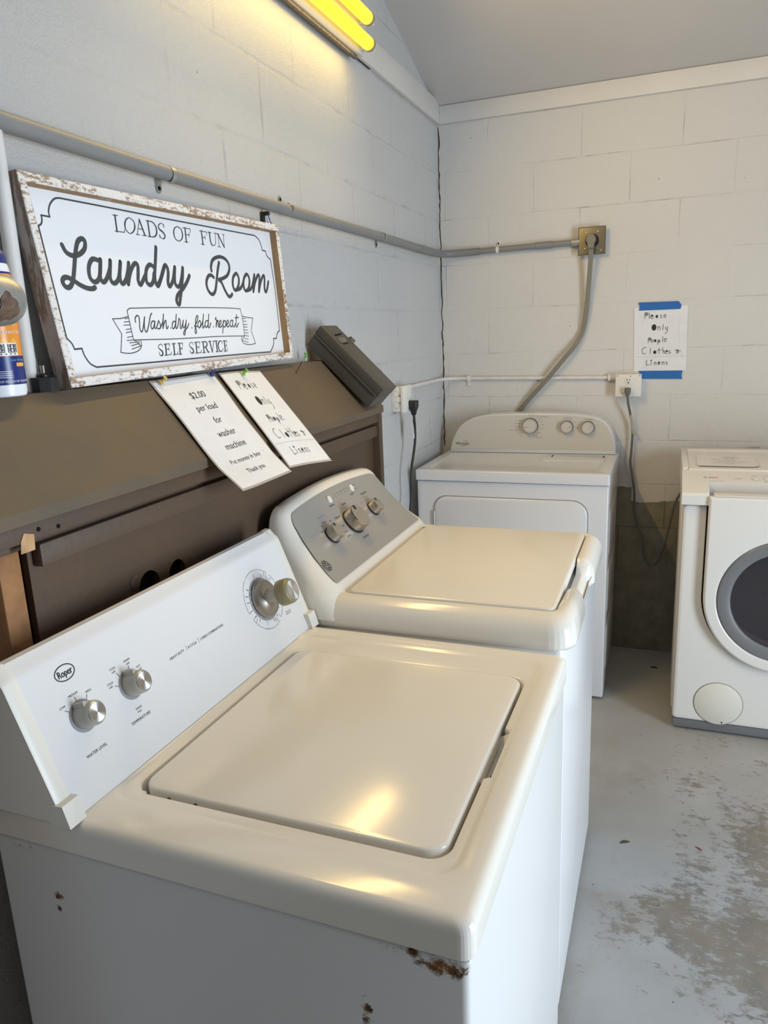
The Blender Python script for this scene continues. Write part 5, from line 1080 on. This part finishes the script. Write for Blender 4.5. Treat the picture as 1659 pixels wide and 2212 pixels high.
G().lathe([(0.0400, 0.003), (0.0400, 0.008), (0.0380, 0.0105), (0.0355, 0.0100), (0.022, 0.0125), (0.0165, 0.016), (0.0140, 0.024), (0.0140, 0.036), (0.0155, 0.044), (0.0205, 0.0475)], c, nrm, 48, True, False).build('skirt', 'skirt', k)
disc_part('brushed_disc', c + nrm.normalized() * 0.0746, nrm, 0.0198, 'brushed', k, 0.0008)
g = G()
for a in (20, 62, 92, 140, 156, 170, 222, 250, 318): g.stroke([(DC[0] + r * math.cos(math.radians(a)), -DC[1] + r * math.sin(math.radians(a))) for r in (0.0405, 0.0450)], 0.0008, lambda x, y, w_=0: cf(x, y, 0.0012), w0=0, smooth=False)
g.build('dial_tick', 'white_print', cons)

# ================================================================== middle washer (white, silver control panel)
ge = thing('washing_machine', 'white top-loading washer with silver control panel, behind the rusty one', 'washing machine', (0.53, 1.742, 0))
GY0, GY1 = 1.386, 2.098
G().box(0.175, 0.866, GY0 + 0.006, GY1 - 0.006, 0.015, 0.914, 0.018, 4).build('cabinet', 'enamel_cool', ge)
out = rr(0.19, 0.886, GY0, GY1, [0.05, 0.02, 0.02, 0.05]); top = rr(0.25, 0.856, GY0 + 0.048, GY1 - 0.046, 0.03)
opn = rr(0.366, 0.8425, 1.4405, 2.0465, 0.022); fl = [(0.8865, 1.55 + 0.012 * k) for k in range(0, 30)]
seq = [(inset(out, 0.012), 0.902), (inset(out, 0.003), 0.905), (out, 0.911), (out, 0.918)]
for a in (15, 30, 45, 60, 75, 90):
    t = math.radians(a); q = 1 - math.cos(t); seq.append(([(x0 + (x1 - x0) * q, y0 + (y1 - y0) * q) for (x0, y0), (x1, y1) in zip(out, top)], 0.918 + 0.052 * math.sin(t)))
seq += [(inset(opn, -0.002), 0.970), (opn, 0.968), (opn, 0.930)]
polys = star_rings([o for o, z_ in seq] + [fl], (0.6, 1.742)) if False else star_rings([o for o, z_ in seq] + [[(2, 1.0)] + [(0.9 + 1.1, 1.2)] + [(2.0, 1.30 + 0.03 * k) for k in range(30)] + [(2.0, 2.3), (-1, 2.3), (-1, 1.0)]], (0.6, 1.742))[:-1]
def scoop(x, y, z_):
    a = max(0.0, min(1.0, (min(y - 1.600, 1.818 - y)) / 0.030)); a = a * a * (3 - 2 * a)
    b_ = max(0.0, min(1.0, (x - 0.815) / 0.03)); d = 0.034 * a * b_
    return (x - 0.010 * a * max(0, (x - 0.855) / 0.03) if x > 0.855 else x, y, z_ - (d if z_ > 0.935 else d * 0.35 if z_ > 0.917 else 0))
g = G().loft([[scoop(x, y, z_) for x, y in p_] for p_, (o, z_) in zip(polys, seq)], False, True); g.build('top_cap', 'enamel', ge, sharp=50)
g = G(); slab(g, rr(0.3790, 0.8390, 1.444, 2.043, 0.020, 8), 0.953, 0.9735, 0.005); g.build('lid', 'enamel', ge)
ST = [(0.922, 0.398, -0.003), (0.950, 0.380, -0.002), (0.972, 0.3625, 0.003), (0.988, 0.354, 0.012), (1.010, 0.328, 0.023), (1.040, 0.2975, 0.036), (1.075, 0.2665, 0.047), (1.105, 0.2435, 0.056), (1.125, 0.2295, 0.064), (1.134, 0.2225, 0.073), (1.140, 0.2150, 0.085), (1.1425, 0.206, 0.100)]
rings = []
for z_, xf, i_ in ST:
    rf = min(0.045, (xf - 0.185) * 0.62); rings.append([(x, y, z_) for x, y in rr(0.185, xf, GY0 + i_, GY1 - i_, [rf, 0.006, 0.006, rf], 8)])
def arch(y): return 0.021 * max(0.0, 1 - ((y - 1.742) / 0.315) ** 2) / 0.14
def bow(x, y, z_):
    if z_ <= 1.0: return (x, y, z_)
    dz = arch(y) * (z_ - 1.0)
    return (max(x - 0.6 * dz, 0.186) if x > 0.19 else x, y, z_ + dz)
def densify(r): 
    out = []
    for (x0, y0), (x1, y1) in zip(r, r[1:] + r[:1]):
        n_ = 12 if abs(y1 - y0) > 0.2 else 1
        out += [(x0 + (x1 - x0) * k / n_, y0 + (y1 - y0) * k / n_) for k in range(n_)]
    return out
rings = [[bow(x, y, r[0][2]) for x, y in densify([(x, y) for x, y, z_ in r])] for r in rings]
gc_ = G().loft(rings).build('console', 'enamel', ge, sharp=60)
def surf(y, z_):
    if z_ <= 1.0: return xf_at(z_)
    k = arch(y); z0 = (z_ + k) / (1 + k); return xf_at(z0) - 0.6 * (z_ - z0)
def xf_at(z_):
    for (z0, x0, _), (z1, x1, _) in zip(ST, ST[1:]):
        if z0 <= z_ <= z1: return x0 + (x1 - x0) * (z_ - z0) / (z1 - z0)
    return ST[-1][1]
pz0, pz1 = 0.9885, 1.1275
def pedge(v):
    t = v; i_ = 1.4375 + (1.474 - 1.4375) * t; j_ = 2.043 + (2.010 - 2.043) * (t ** 0.8); r_ = 0.022
    if v > 0.84: k_ = (v - 0.84) / 0.16; e_ = r_ * (1 - math.sqrt(max(0, 1 - k_ * k_))); i_ += e_; j_ -= e_
    if v < 0.05: k_ = (0.05 - v) / 0.05; e_ = 0.006 * (1 - math.sqrt(max(0, 1 - k_ * k_))); i_ += e_; j_ -= e_
    return i_, j_
g = G(); vs = []; NV = 36; NU = 14
for j in range(NV + 1):
    v = j / NV; z_ = pz0 + (pz1 - pz0) * v; a, b_ = pedge(v)
    for i in range(NU + 1):
        q_ = bow(xf_at(z_), a + (b_ - a) * i / NU, z_); vs.append((q_[0] + 0.0012, q_[1], q_[2] + 0.001))
g.add(vs, [[j * (NU + 1) + i, j * (NU + 1) + i + 1, (j + 1) * (NU + 1) + i + 1, (j + 1) * (NU + 1) + i] for j in range(NV) for i in range(NU)])
pan = g.build('control_panel', 'silver_panel', ge, sharp=60)
def gp(u, s, w_=0.0):
    z_ = 1.125 - s * 0.7334; return Vector((surf(1.477 + u, z_) + 0.0020 + w_ * 0.73, 1.477 + u, z_ + 0.0012 + w_ * 0.68))
gt = lambda x, y, w_=0.0: gp(x, -y, 0.0003)
gn = Vector((0.733, 0, 0.68))
def gknob(u, s, r, h):
    c = gp(u, s)
    k = G().lathe([(r, 0.003), (r * 0.985, h * 0.9), (r * 0.95, h), (r * 0.90, h), (0.0005, h * 0.99)], c, gn, 40).build('knob', 'chrome', ge)
    G().lathe([(r * 1.06, 0), (r * 1.06, 0.0035)], c, gn, 40).build('knob_shadow_gap', 'rubber', k)
    fn = plane_fn(c + gn.normalized() * (h + 0.0004), (0, 1, 0), (-0.68, 0, 0.733))
    G().prism([(-r * 0.08, r * 0.55), (r * 0.08, r * 0.55), (r * 0.10, r * 0.93), (-r * 0.10, r * 0.93)], fn, 0.0006).build('pointer', 'rubber', k)
gknob(0.100, 0.0895, 0.0215, 0.026); gknob(0.232, 0.0885, 0.0335, 0.032); gknob(0.378, 0.0875, 0.0205, 0.026)
for u in (0.203, 0.348):
    g = G(); fn = lambda x, y, w_=0.0, u=u: gp(u + x, 0.001 - y, w_)
    o = [(0.0095 * math.cos(2 * math.pi * k / 28), 0.0115 * math.sin(2 * math.pi * k / 28)) for k in range(28)]
    g.loft([[fn(x, y, -0.001) for x, y in o], [fn(x, y, 0.002) for x, y in o], [fn(x * .85, y * .85, 0.0035) for x, y in o]]); g.build('push_button', 'box_white', ge)
g = G()
for k in range(6): g.disc((0.224 + 0.0196 * k, -0.001), 0.0014, 0.0014, gt, seg=8)
for b_, u, s, sz in (('Temperature', 0.372, 0.0345, 0.0098), ('START', 0.320, 0.0205, 0.0085), ('Deep Rinse', 0.182, 0.0215, 0.0080), ('Normal', 0.243, 0.034, 0.0095), ('Delicates', 0.168, 0.0585, 0.0092), ('Sanitize', 0.157, 0.116, 0.0085), ('Drain & Spin', 0.217, 0.141, 0.0085), ('Medium', 0.105, 0.0515, 0.0062), ('High', 0.137, 0.0565, 0.0062), ('Low', 0.088, 0.0575, 0.0062), ('Auto', 0.071, 0.070, 0.0062), ('Colors', 0.170, 0.085, 0.0065), ('Bulky', 0.165, 0.102, 0.0065), ('Whites', 0.292, 0.110, 0.0065), ('Tap', 0.345, 0.056, 0.0058), ('Hot', 0.405, 0.117, 0.0058)):
    g.text(b_, sz, gt, at=(u, -s), sx=0.82, w0=0)
for k, b_ in enumerate(('Off', 'Soak', 'Wash', 'Rinse', 'Spin')): g.text(b_, 0.0050, gt, at=(0.240 + 0.0196 * k, 0.005), sx=0.8, w0=0)
g.text('Locked', 0.0050, gt, at=(0.362, 0.004), sx=0.85, w0=0).text('Sensing', 0.0050, gt, at=(0.362, -0.009), sx=0.85, w0=0)
g.build('printing', 'black_print', pan)
G().text('Water Level', 0.0080, gt, at=(0.098, -0.034), sx=0.9, w0=0).build('blue_printing', 'blue_print', pan)
g = G(); lc = (-0.0125, 0.1430)
gl = lambda x, y, w_=0.0: gp(lc[0] + x, lc[1] - y, 0.0004 + w_)
g.disc((0, 0), 0.0150, 0.0150, gl, seg=36, w0=0); lg = g.build('logo_badge', 'black_print', ge)
g = G(); g.stroke([(0.0148 * math.cos(2 * math.pi * k / 32), 0.0148 * math.sin(2 * math.pi * k / 32)) for k in range(33)], 0.0008, gl, smooth=False, w0=0.0003)
for q in range(4):
    t = math.pi / 2 * q + 0.5; g.stroke([(0.0118 * math.cos(t + d) * (1 - 0.22 * abs(d)), 0.0118 * math.sin(t + d) * (1 - 0.22 * abs(d))) for d in (-0.6, -0.3, 0, 0.3, 0.6, 0.9)], 0.0011, gl, w0=0.0003)
g.stroke([(-0.0015, 0.0045), (-0.0045, 0.0055), (-0.0065, 0.002), (-0.0060, -0.003), (-0.0035, -0.005), (-0.0015, -0.002), (-0.0025, 0.0005), (-0.0045, -0.001)], 0.0013, gl, w0=0.0003)
g.stroke([(0.0065, 0.0035), (0.0040, 0.0055), (0.0015, 0.0035), (0.0040, 0.0012), (0.0015, -0.0025), (0.0030, -0.0052), (0.0060, -0.0045), (0.0068, -0.0015)], 0.0013, gl, w0=0.0003)
g.build('logo_monogram', 'pale_print', lg)

# ================================================================== dryer at the back
dr = thing('clothes_dryer', 'white clothes dryer with a beige arched control panel standing against the back wall', 'dryer', (0.444, 3.22, 0))
G().box(0.049, 0.8375, 2.950, 3.500, 0.012, 0.9185, 0.006, 3).build('cabinet', 'dryer_white', dr)
o1 = rr(0.045, 0.8415, 2.940, 3.503, 0.008); r1 = rr(0.090, 0.803, 2.985, 3.395, 0.02)
seq = [(inset(o1, 0.002), 0.9215), (o1, 0.923), (o1, 0.960)]
for a in (30, 60, 90):
    t = math.radians(a); seq.append((inset(o1, 0.006 * (1 - math.cos(t))), 0.960 + 0.006 * math.sin(t)))
seq += [(r1, 0.966), (inset(r1, 0.004), 0.9645), (inset(r1, 0.010), 0.962)]
polys = star_rings([o for o, z_ in seq], (0.444, 3.2))
G().loft([[(x, y, z_) for x, y in p_] for p_, (o, z_) in zip(polys, seq)], True, True).build('top_panel', 'dryer_white', dr, sharp=50)
g = G(); slab(g, rr(0.530, 0.795, 3.245, 3.392, 0.008), 0.962, 0.9655, 0.0012); lt_ = g.build('lint_lid', 'dryer_white', dr)
for x in (0.562, 0.785): G().box(x - 0.002, x + 0.002, 3.33, 3.38, 0.9655, 0.9663).build('groove', 'dark_gap', lt_)
DO = [(0.069, 0.9665), (0.0685, 0.972), (0.075, 1.005), (0.087, 1.039), (0.102, 1.068), (0.122, 1.094), (0.147, 1.114), (0.178, 1.129), (0.218, 1.139), (0.265, 1.1465), (0.36, 1.1508), (0.48, 1.1525), (0.58, 1.151), (0.65, 1.148), (0.70, 1.143), (0.737, 1.136), (0.763, 1.126), (0.785, 1.112), (0.800, 1.094), (0.812, 1.070), (0.821, 1.042), (0.828, 1.012), (0.831, 0.972), (0.8305, 0.9665)]
def dshape(d, y, c=(0.45, 1.05)): return [(c[0] + (x - c[0]) * (1 - d / 0.38), y, c[1] + (z_ - c[1]) * (1 - d / 0.095)) for x, z_ in DO]
cons_d = G().loft([dshape(0.006, 3.500), dshape(0.0, 3.494), dshape(0.0, 3.415), dshape(0.0015, 3.409), dshape(0.004, 3.407)]).build('console', 'dryer_white', dr, sharp=40)
g = G(); inner = [(x, z_) for x, y, z_ in dshape(0.0065, 0)]; inner = [(x, max(z_, 0.986)) for x, z_ in inner]
g.loft([[(x, 3.4074, z_) for x, z_ in inner], [(x, 3.4060, z_) for x, z_ in inner]]); pnl = g.build('control_panel', 'champagne_panel', dr, sharp=40)
df = plane_fn((0, 3.4058, 0), (1, 0, 0), (0, 0, 1)); dt = lambda x, y, w_=0.0: df(x, y, 0.0003)
for x, z_, r, pa in ((0.453, 1.0955, 0.0335, 195), (0.6175, 1.0915, 0.0265, 5), (0.7095, 1.089, 0.0270, 30)):
    c = (x, 3.4058, z_)
    k = G().lathe([(r, 0.004), (r, 0.018), (r * 0.94, 0.022)], c, (0, -1, 0), 40).build('knob', 'dial_rim', dr)
    G().lathe([(r * 1.05, 0), (r * 1.05, 0.012)], c, (0, -1, 0), 40).build('black_base', 'rubber', k)
    G().lathe([(r * 0.84, 0.0205), (r * 0.84, 0.0228), (0.0005, 0.0228)], c, (0, -1, 0), 40).build('knob_face', 'champagne_panel', k)
    f = plane_fn((x, 3.4058 - 0.0230, z_), (1, 0, 0), (0, 0, 1)); a = math.radians(pa)
    G().stroke([(r * 0.35 * math.cos(a), r * 0.35 * math.sin(a)), (r * 0.82 * math.cos(a), r * 0.82 * math.sin(a))], 0.0022, f, w0=0.0002).build('pointer', 'faint_print', k)
g = G()
g.text('Whirlpool', 0.0185, dt, at=(0.098, 1.003), sx=0.86, w0=0); g.stroke([(0.139, 1.0195), (0.150, 1.0225), (0.152, 1.015), (0.146, 1.001), (0.133, 0.996), (0.121, 0.999)], 0.0012, dt, w0=0)
g.build('logo', 'black_print', pnl)
g = G()
for a in (150, 168, 186, 200, 212, 225, 262, 284, 300, 318, 345, 5, 22, 38, 52, 66, 82, 100):
    t = math.radians(a); r0, r1_ = 0.047, 0.054
    if 140 < a < 230: g.stroke([(0.453 + r0 * math.cos(t), 1.0955 + r0 * math.sin(t)), (0.453 + r0 * math.cos(t) - 0.026, 1.0955 + r0 * math.sin(t))], 0.0016, dt, w0=0)
    else: g.stroke([(0.453 + r0 * math.cos(t), 1.0955 + r0 * math.sin(t)), (0.453 + r1_ * math.cos(t) + 0.006, 1.0955 + r1_ * math.sin(t))], 0.0016, dt, w0=0)
g.text('Timed Dry', 0.0085, dt, at=(0.500, 1.134), w0=0).text('OFF', 0.0070, dt, at=(0.404, 1.045), w0=0).text('Wrinkle Shield', 0.0062, dt, at=(0.350, 1.0725), w0=0).text('Auto Dry', 0.0075, dt, at=(0.478, 1.040), w0=0).text('TEMPERATURE', 0.0062, dt, at=(0.598, 1.1275), w0=0).text('CYCLE SIGNAL', 0.0062, dt, at=(0.690, 1.1235), w0=0)
for b_, x, z_ in (('Low', 0.627, 1.1195), ('Med', 0.650, 1.1095), ('High', 0.655, 1.086), ('Off', 0.716, 1.1175), ('On', 0.745, 1.099)): g.text(b_, 0.0056, dt, at=(x, z_), w0=0)
g.build('printing', 'faint_print', pnl)
# door with a dark seam round it and a hinge
dor = rr(0.125, 0.7585, 0.215, 0.8535, [0.062, 0.055, 0.05, 0.05], 9)
g = G(); g.loft([[(x, 2.9502, z_) for x, z_ in inset(dor, -0.0035)], [(x, 2.9494, z_) for x, z_ in inset(dor, -0.0035)]]); g.build('door_seam', 'grey_print', dr)
dd = G().loft([[(x, 2.951, z_) for x, z_ in dor], [(x, 2.944, z_) for x, z_ in dor], [(x, 2.9405, z_) for x, z_ in inset(dor, 0.004)]]).build('door', 'dryer_white', dr, sharp=50)
G().tube([(0.1235, 2.942, 0.725), (0.1235, 2.942, 0.79)], 0.0045, 10, smooth=False).build('hinge', 'steel', dr)
for zz in (0.20, 0.45, 0.70): G().box(0.8375, 0.8405, 3.02, 3.42, zz - 0.08, zz + 0.1, 0.0014).build('side_panel_emboss', 'dryer_white', dr)

# ================================================================== front-loading washer at the right
bo = thing('front_loading_washer', 'white front-loading washer with a round grey-ringed window by the back wall at the right', 'washing machine', (1.46, 3.1, 0))
BX0, BX1, BY, BYB = 1.107, 1.813, 2.798, 3.42
WC = (1.46, 0.558)
sq = rr(BX0, BX1, 0.044, 0.892, 0.012, 3); hole = [(WC[0] + 0.185 * math.cos(2 * math.pi * k / 64), WC[1] + 0.185 * math.sin(2 * math.pi * k / 64)) for k in range(64)]
seq = [(sq, BYB), (sq, BY + 0.012), (inset(sq, 0.004), BY + 0.003), (inset(sq, 0.012), BY), (inset(sq, 0.014), BY), (hole, BY), (hole, BY + 0.03)]
polys = star_rings([o for o, y in seq], WC)
G().loft([[(x, y, z_) for x, z_ in p_] for p_, (o, y) in zip(polys, seq)], True, False).build('cabinet', 'bosch_white', bo, sharp=40)
for y in (2.86, 2.93, 3.00, 3.07):
    G().box(BX0 - 0.0045, BX0 + 0.002, y, y + 0.042, 0.06, 0.885, 0.003).build('side_rib', 'bosch_white', bo)
G().box(BX0 + 0.004, BX1 - 0.004, BY + 0.006, BYB - 0.02, 0.008, 0.0435, 0.004).build('plinth', 'ring_grey', bo)
dr_ = G().lathe([(0.186, -0.028), (0.190, -0.05), (0.215, -0.06), (0.215, -0.30), (0.03, -0.33)], (WC[0], BY, WC[1]), (0, -1, 0), 48, False, True).build('drum', 'drum', bo, sharp=60)
g = G().tube([(1.475, BY + 0.12, 0.60), (1.475, BY + 0.14, 0.485)], 0.040, 16, smooth=False).lathe([(0.03, 0), (0.052, 0.006), (0.054, 0.020), (0.040, 0.030)], (1.475, BY + 0.118, 0.602), (0, 0, 1), 20); g.build('drum_paddle', 'drum_rib', dr_)
G().tube([(WC[0] + 0.196 * math.cos(t), BY + 0.10, WC[1] + 0.196 * math.sin(t)) for t in [math.radians(200 + 5 * k) for k in range(29)]], 0.012, 10, smooth=False).build('drum_lip', 'drum_rib', dr_)
# door: straight top, round below, around the window
def door_outline(r, top):
    o = [(WC[0] + r, top), (WC[0] - r, top)]
    return [(WC[0] + r, top - 0.0)] + [(WC[0] - r, top)] + [(WC[0] + r * math.cos(math.radians(a)), WC[1] + r * math.sin(math.radians(a))) for a in range(180, 361, 5)]
circ = lambda r: [(WC[0] + r * math.cos(2 * math.pi * k / 72), WC[1] + r * math.sin(2 * math.pi * k / 72)) for k in range(72)]
D0, DTOP = door_outline(0.270, 0.930), 0.930
seq = [(D0, BY - 0.002), (D0, BY - 0.026), (door_outline(0.2665, 0.927), BY - 0.031), (door_outline(0.262, 0.9225), BY - 0.033), (door_outline(0.2605, 0.921), BY - 0.033), (circ(0.2335), BY - 0.033), (circ(0.232), BY - 0.0329), (circ(0.227), BY - 0.030), (circ(0.224), BY - 0.004)]
polys = star_rings([o for o, y in seq], WC)
door_b = G().loft([[(x, y, z_) for x, z_ in p_] for p_, (o, y) in zip(polys, seq)], False, False).build('door', 'bosch_white', bo, sharp=40)
G().lathe([(0.2255, 0.008), (0.2255, 0.030), (0.221, 0.035), (0.200, 0.037), (0.182, 0.030), (0.178, 0.022), (0.178, 0.008)], (WC[0], BY, WC[1]), (0, -1, 0), 72, False, False).build('window_ring', 'ring_grey', door_b)
G().lathe([(0.1785, 0.026), (0.15, 0.028), (0.10, 0.030), (0.0005, 0.0315)], (WC[0], BY, WC[1]), (0, -1, 0), 64, False, False).lathe([(0.1785, 0.022), (0.15, 0.024), (0.10, 0.026), (0.0005, 0.0275)], (WC[0], BY, WC[1]), (0, -1, 0), 64, False, False).build('window_glass', 'glass', door_b)
g = G(); dg_ = door_outline(0.2755, 0.930)
seq2 = star_rings([dg_, D0], WC)
g.loft([[(x, BY - 0.001, z_) for x, z_ in p_] for p_ in seq2], False, False); g.build('door_seam', 'dark_gap', bo)
G().box(1.205, 1.715, BY - 0.028, BY + 0.028, 0.9305, 0.936, 0.002).build('door_top_trim', 'bosch_white', door_b)
kc = G().lathe([(0.0835, 0), (0.0835, 0.003), (0.081, 0.0045)], (1.266, BY, 0.128), (0, -1, 0), 48).build('filter_cover', 'cream_plastic', bo)
G().lathe([(0.0862, 0), (0.0862, 0.0012)], (1.266, BY, 0.128), (0, -1, 0), 48).build('cover_seam', 'faint_print', kc)
G().lathe([(0.003, 0), (0.003, 0.0006)], (1.283, BY - 0.0045, 0.054), (0, -1, 0), 10).build('screw_hole', 'dark_gap', kc)
# top cover with sloping fascia
TX0, TX1 = 1.100, 1.820
g = G()
def prof(pts, x0, x1): 
    g.prism(pts, lambda u, v, w_: Vector((x0 + w_, u, v)), x1 - x0)
corner = [(2.790, 0.893), (2.780, 0.897), (2.778, 0.930), (2.784, 0.939), (2.798, 0.9455), (2.866, 0.9665), (2.868, 0.893)]
prof(corner, TX0, 1.190); prof(corner, 1.730, TX1)
prof([(2.866, 0.893), (2.866, 0.9665), (2.950, 0.9925), (3.425, 0.9945), (3.425, 0.893)], TX0, TX1)
tc_ = g.build('top_cover', 'bosch_white', bo, sharp=30)
def rim(x0, x1, y0, y1, z0, z1): return G().box(x0, x1, y0, y1, z0, z1, 0.003, 2)
rim(TX0, 1.122, 2.952, 3.425, 0.990, 1.0015).box(1.122, TX1, 3.372, 3.425, 0.990, 1.0015, 0.003).box(1.122, TX1, 2.946, 2.962, 0.988, 0.9985, 0.003).build('top_rim', 'bosch_white', tc_)
bf = plane_fn((1.105, 2.798, 0.9455), (1, 0, 0), (0, 0.152, 0.047)); bft = lambda x, y, w_=0.0: bf(x, y, 0.0005)
G().text('BOSCH', 0.0135, bft, at=(0.085, 0.096), sx=0.75, w0=0).build('brand_lettering', 'red_print', tc_)
g = G()
g.stroke([(0.073 + 0.0055 * math.cos(2 * math.pi * k / 20), 0.101 + 0.0055 * math.sin(2 * math.pi * k / 20)) for k in range(21)], 0.0010, bft, smooth=False, w0=0)
g.stroke([(0.0705, 0.097), (0.0705, 0.105)], 0.0008, bft, w0=0).stroke([(0.0755, 0.097), (0.0755, 0.105)], 0.0008, bft, w0=0).stroke([(0.0705, 0.101), (0.0755, 0.101)], 0.0008, bft, w0=0)
g.stroke([(0.167, 0.094), (0.173, 0.096), (0.176, 0.1005), (0.183, 0.1005), (0.194, 0.099)], 0.0008, bft, w0=0).stroke([(0.178, 0.096), (0.194, 0.0965)], 0.0012, bft, w0=0)
g.stroke([(0.086, 0.0735), (0.111, 0.0735)], 0.0016, bft, w0=0).stroke([(0.115, 0.0735), (0.135, 0.0735)], 0.0014, bft, w0=0)
g.stroke([(0.230, 0.1235), (0.243, 0.1235)], 0.0014, bft, w0=0).stroke([(0.262, 0.1235), (0.284, 0.1235)], 0.0014, bft, w0=0).stroke([(0.266, 0.075), (0.290, 0.075)], 0.0020, bft, w0=0)
g.disc((0.239, 0.110), 0.0012, 0.0014, bft, w0=0).disc((0.274, 0.110), 0.0012, 0.0014, bft, w0=0)
g.build('fascia_printing', 'faint_print', tc_)
for u in (0.239, 0.277, 0.315, 0.353):
    g = G(); o = [(u + 0.0110 * math.cos(2 * math.pi * k / 28), 0.0965 + 0.0085 * math.sin(2 * math.pi * k / 28)) for k in range(28)]
    g.loft([[bf(x, y, 0.0) for x, y in o], [bf(x, y, 0.0022) for x, y in o], [bf(u + (x - u) * .9, 0.0965 + (y - 0.0965) * .9, 0.003) for x, y in o]]); b_ = g.build('fascia_button', 'bosch_white', tc_)
    G().stroke([(u + 0.0114 * math.cos(2 * math.pi * k / 28), 0.0965 + 0.0089 * math.sin(2 * math.pi * k / 28)) for k in range(29)], 0.0009, bft, smooth=False, w0=0.0002).build('button_ring', 'grey_print', b_)
# paper lying on it
sh = thing('instruction_sheet', 'curled white instruction sheet lying on top of the front-loading washer', 'sheet', (1.26, 3.14, 0.996))
def shf(x, y, k=0.0): 
    e = max(0, x - 1.33) / 0.04; f = max(0, 3.05 - y) / 0.04
    return Vector((x, y, 0.9952 + 0.0030 * e * e + 0.002 * f * f + 0.0006 * math.sin(x * 60) + k))
g = G(); o = rr(1.156, 1.369, 3.012, 3.262, [0.012, 0.012, 0.012, 0.03], 4); NX = 12
polys = [[(1.26 + (x - 1.26) * s, 3.14 + (y - 3.14) * s) for x, y in o] for s in (0.02, 0.35, 0.65, 0.85, 1.0)]
g.loft([[shf(x, y, 0.0006) for x, y in p_] for p_ in polys] + [[shf(x, y, 0) for x, y in polys[-1]]], True, False); pg = g.build('sheet', 'paper', sh)
g = G(); rnd = random.Random(9)
for k, y in enumerate((3.225, 3.200, 3.175, 3.15, 3.128, 3.106, 3.084, 3.062)):
    x = 1.205 + rnd.uniform(0, 0.02)
    xe = 1.30 + rnd.uniform(-0.02, 0.03)
    while x < xe:
        l_ = rnd.uniform(0.008, 0.022); g.stroke([(x, y), (x + l_, y + rnd.uniform(-0.002, 0.002))], 0.0035 if k < 4 else 0.002, shf, smooth=False, w0=0.0010); x += l_ + 0.005
g.build('printing', 'faint_print', pg)
# scrap behind it
sc_ = tag(G().prism([(1.318, 0.978), (1.40, 0.985), (1.418, 0.984), (1.416, 0.995), (1.38, 0.991), (1.335, 0.981)], lambda u, v, w_: Vector((u, 3.505 + w_, v + 0.004)), 0.002).box(1.320, 1.416, 3.46, 3.508, 0.975, 0.979).build('metal_scrap', 'knob_grey'), 'small dark bent scrap showing behind the top of the front-loading washer', 'scrap')
ground(sc_, (1.36, 3.507, 0.978))

# ================================================================== bits on the floor
def bit(name, pts, wd, m, label, cat):
    g = G(); fn = lambda x, y, w_=0.0: Vector((x, y, w_)); n_ = len(pts)
    for h in (0.0004, 0.0022): g.stroke(pts, wd, fn, w0=h)
    o = tag(g.build(name, m), label, cat); ground(o, (pts[0][0], pts[0][1], 0)); return o
bit('red_stem', [(1.176, 2.102), (1.184, 2.098), (1.192, 2.092)], [0.002, 0.004, 0.002], 'red_twig', 'short red stem lying on the worn floor in front of the middle washer', 'stem')
bit('dry_leaf', [(0.962, 2.052), (0.975, 2.064), (0.990, 2.068)], [0.001, 0.012, 0.001], 'leaf', 'narrow dry leaf on the floor close to the middle washer', 'leaf')
bit('dark_leaf', [(1.02, 3.33), (1.035, 3.332), (1.05, 3.328)], [0.004, 0.014, 0.003], 'rubber', 'dark flake on the floor by the back wall between dryer and front-loader', 'flake')
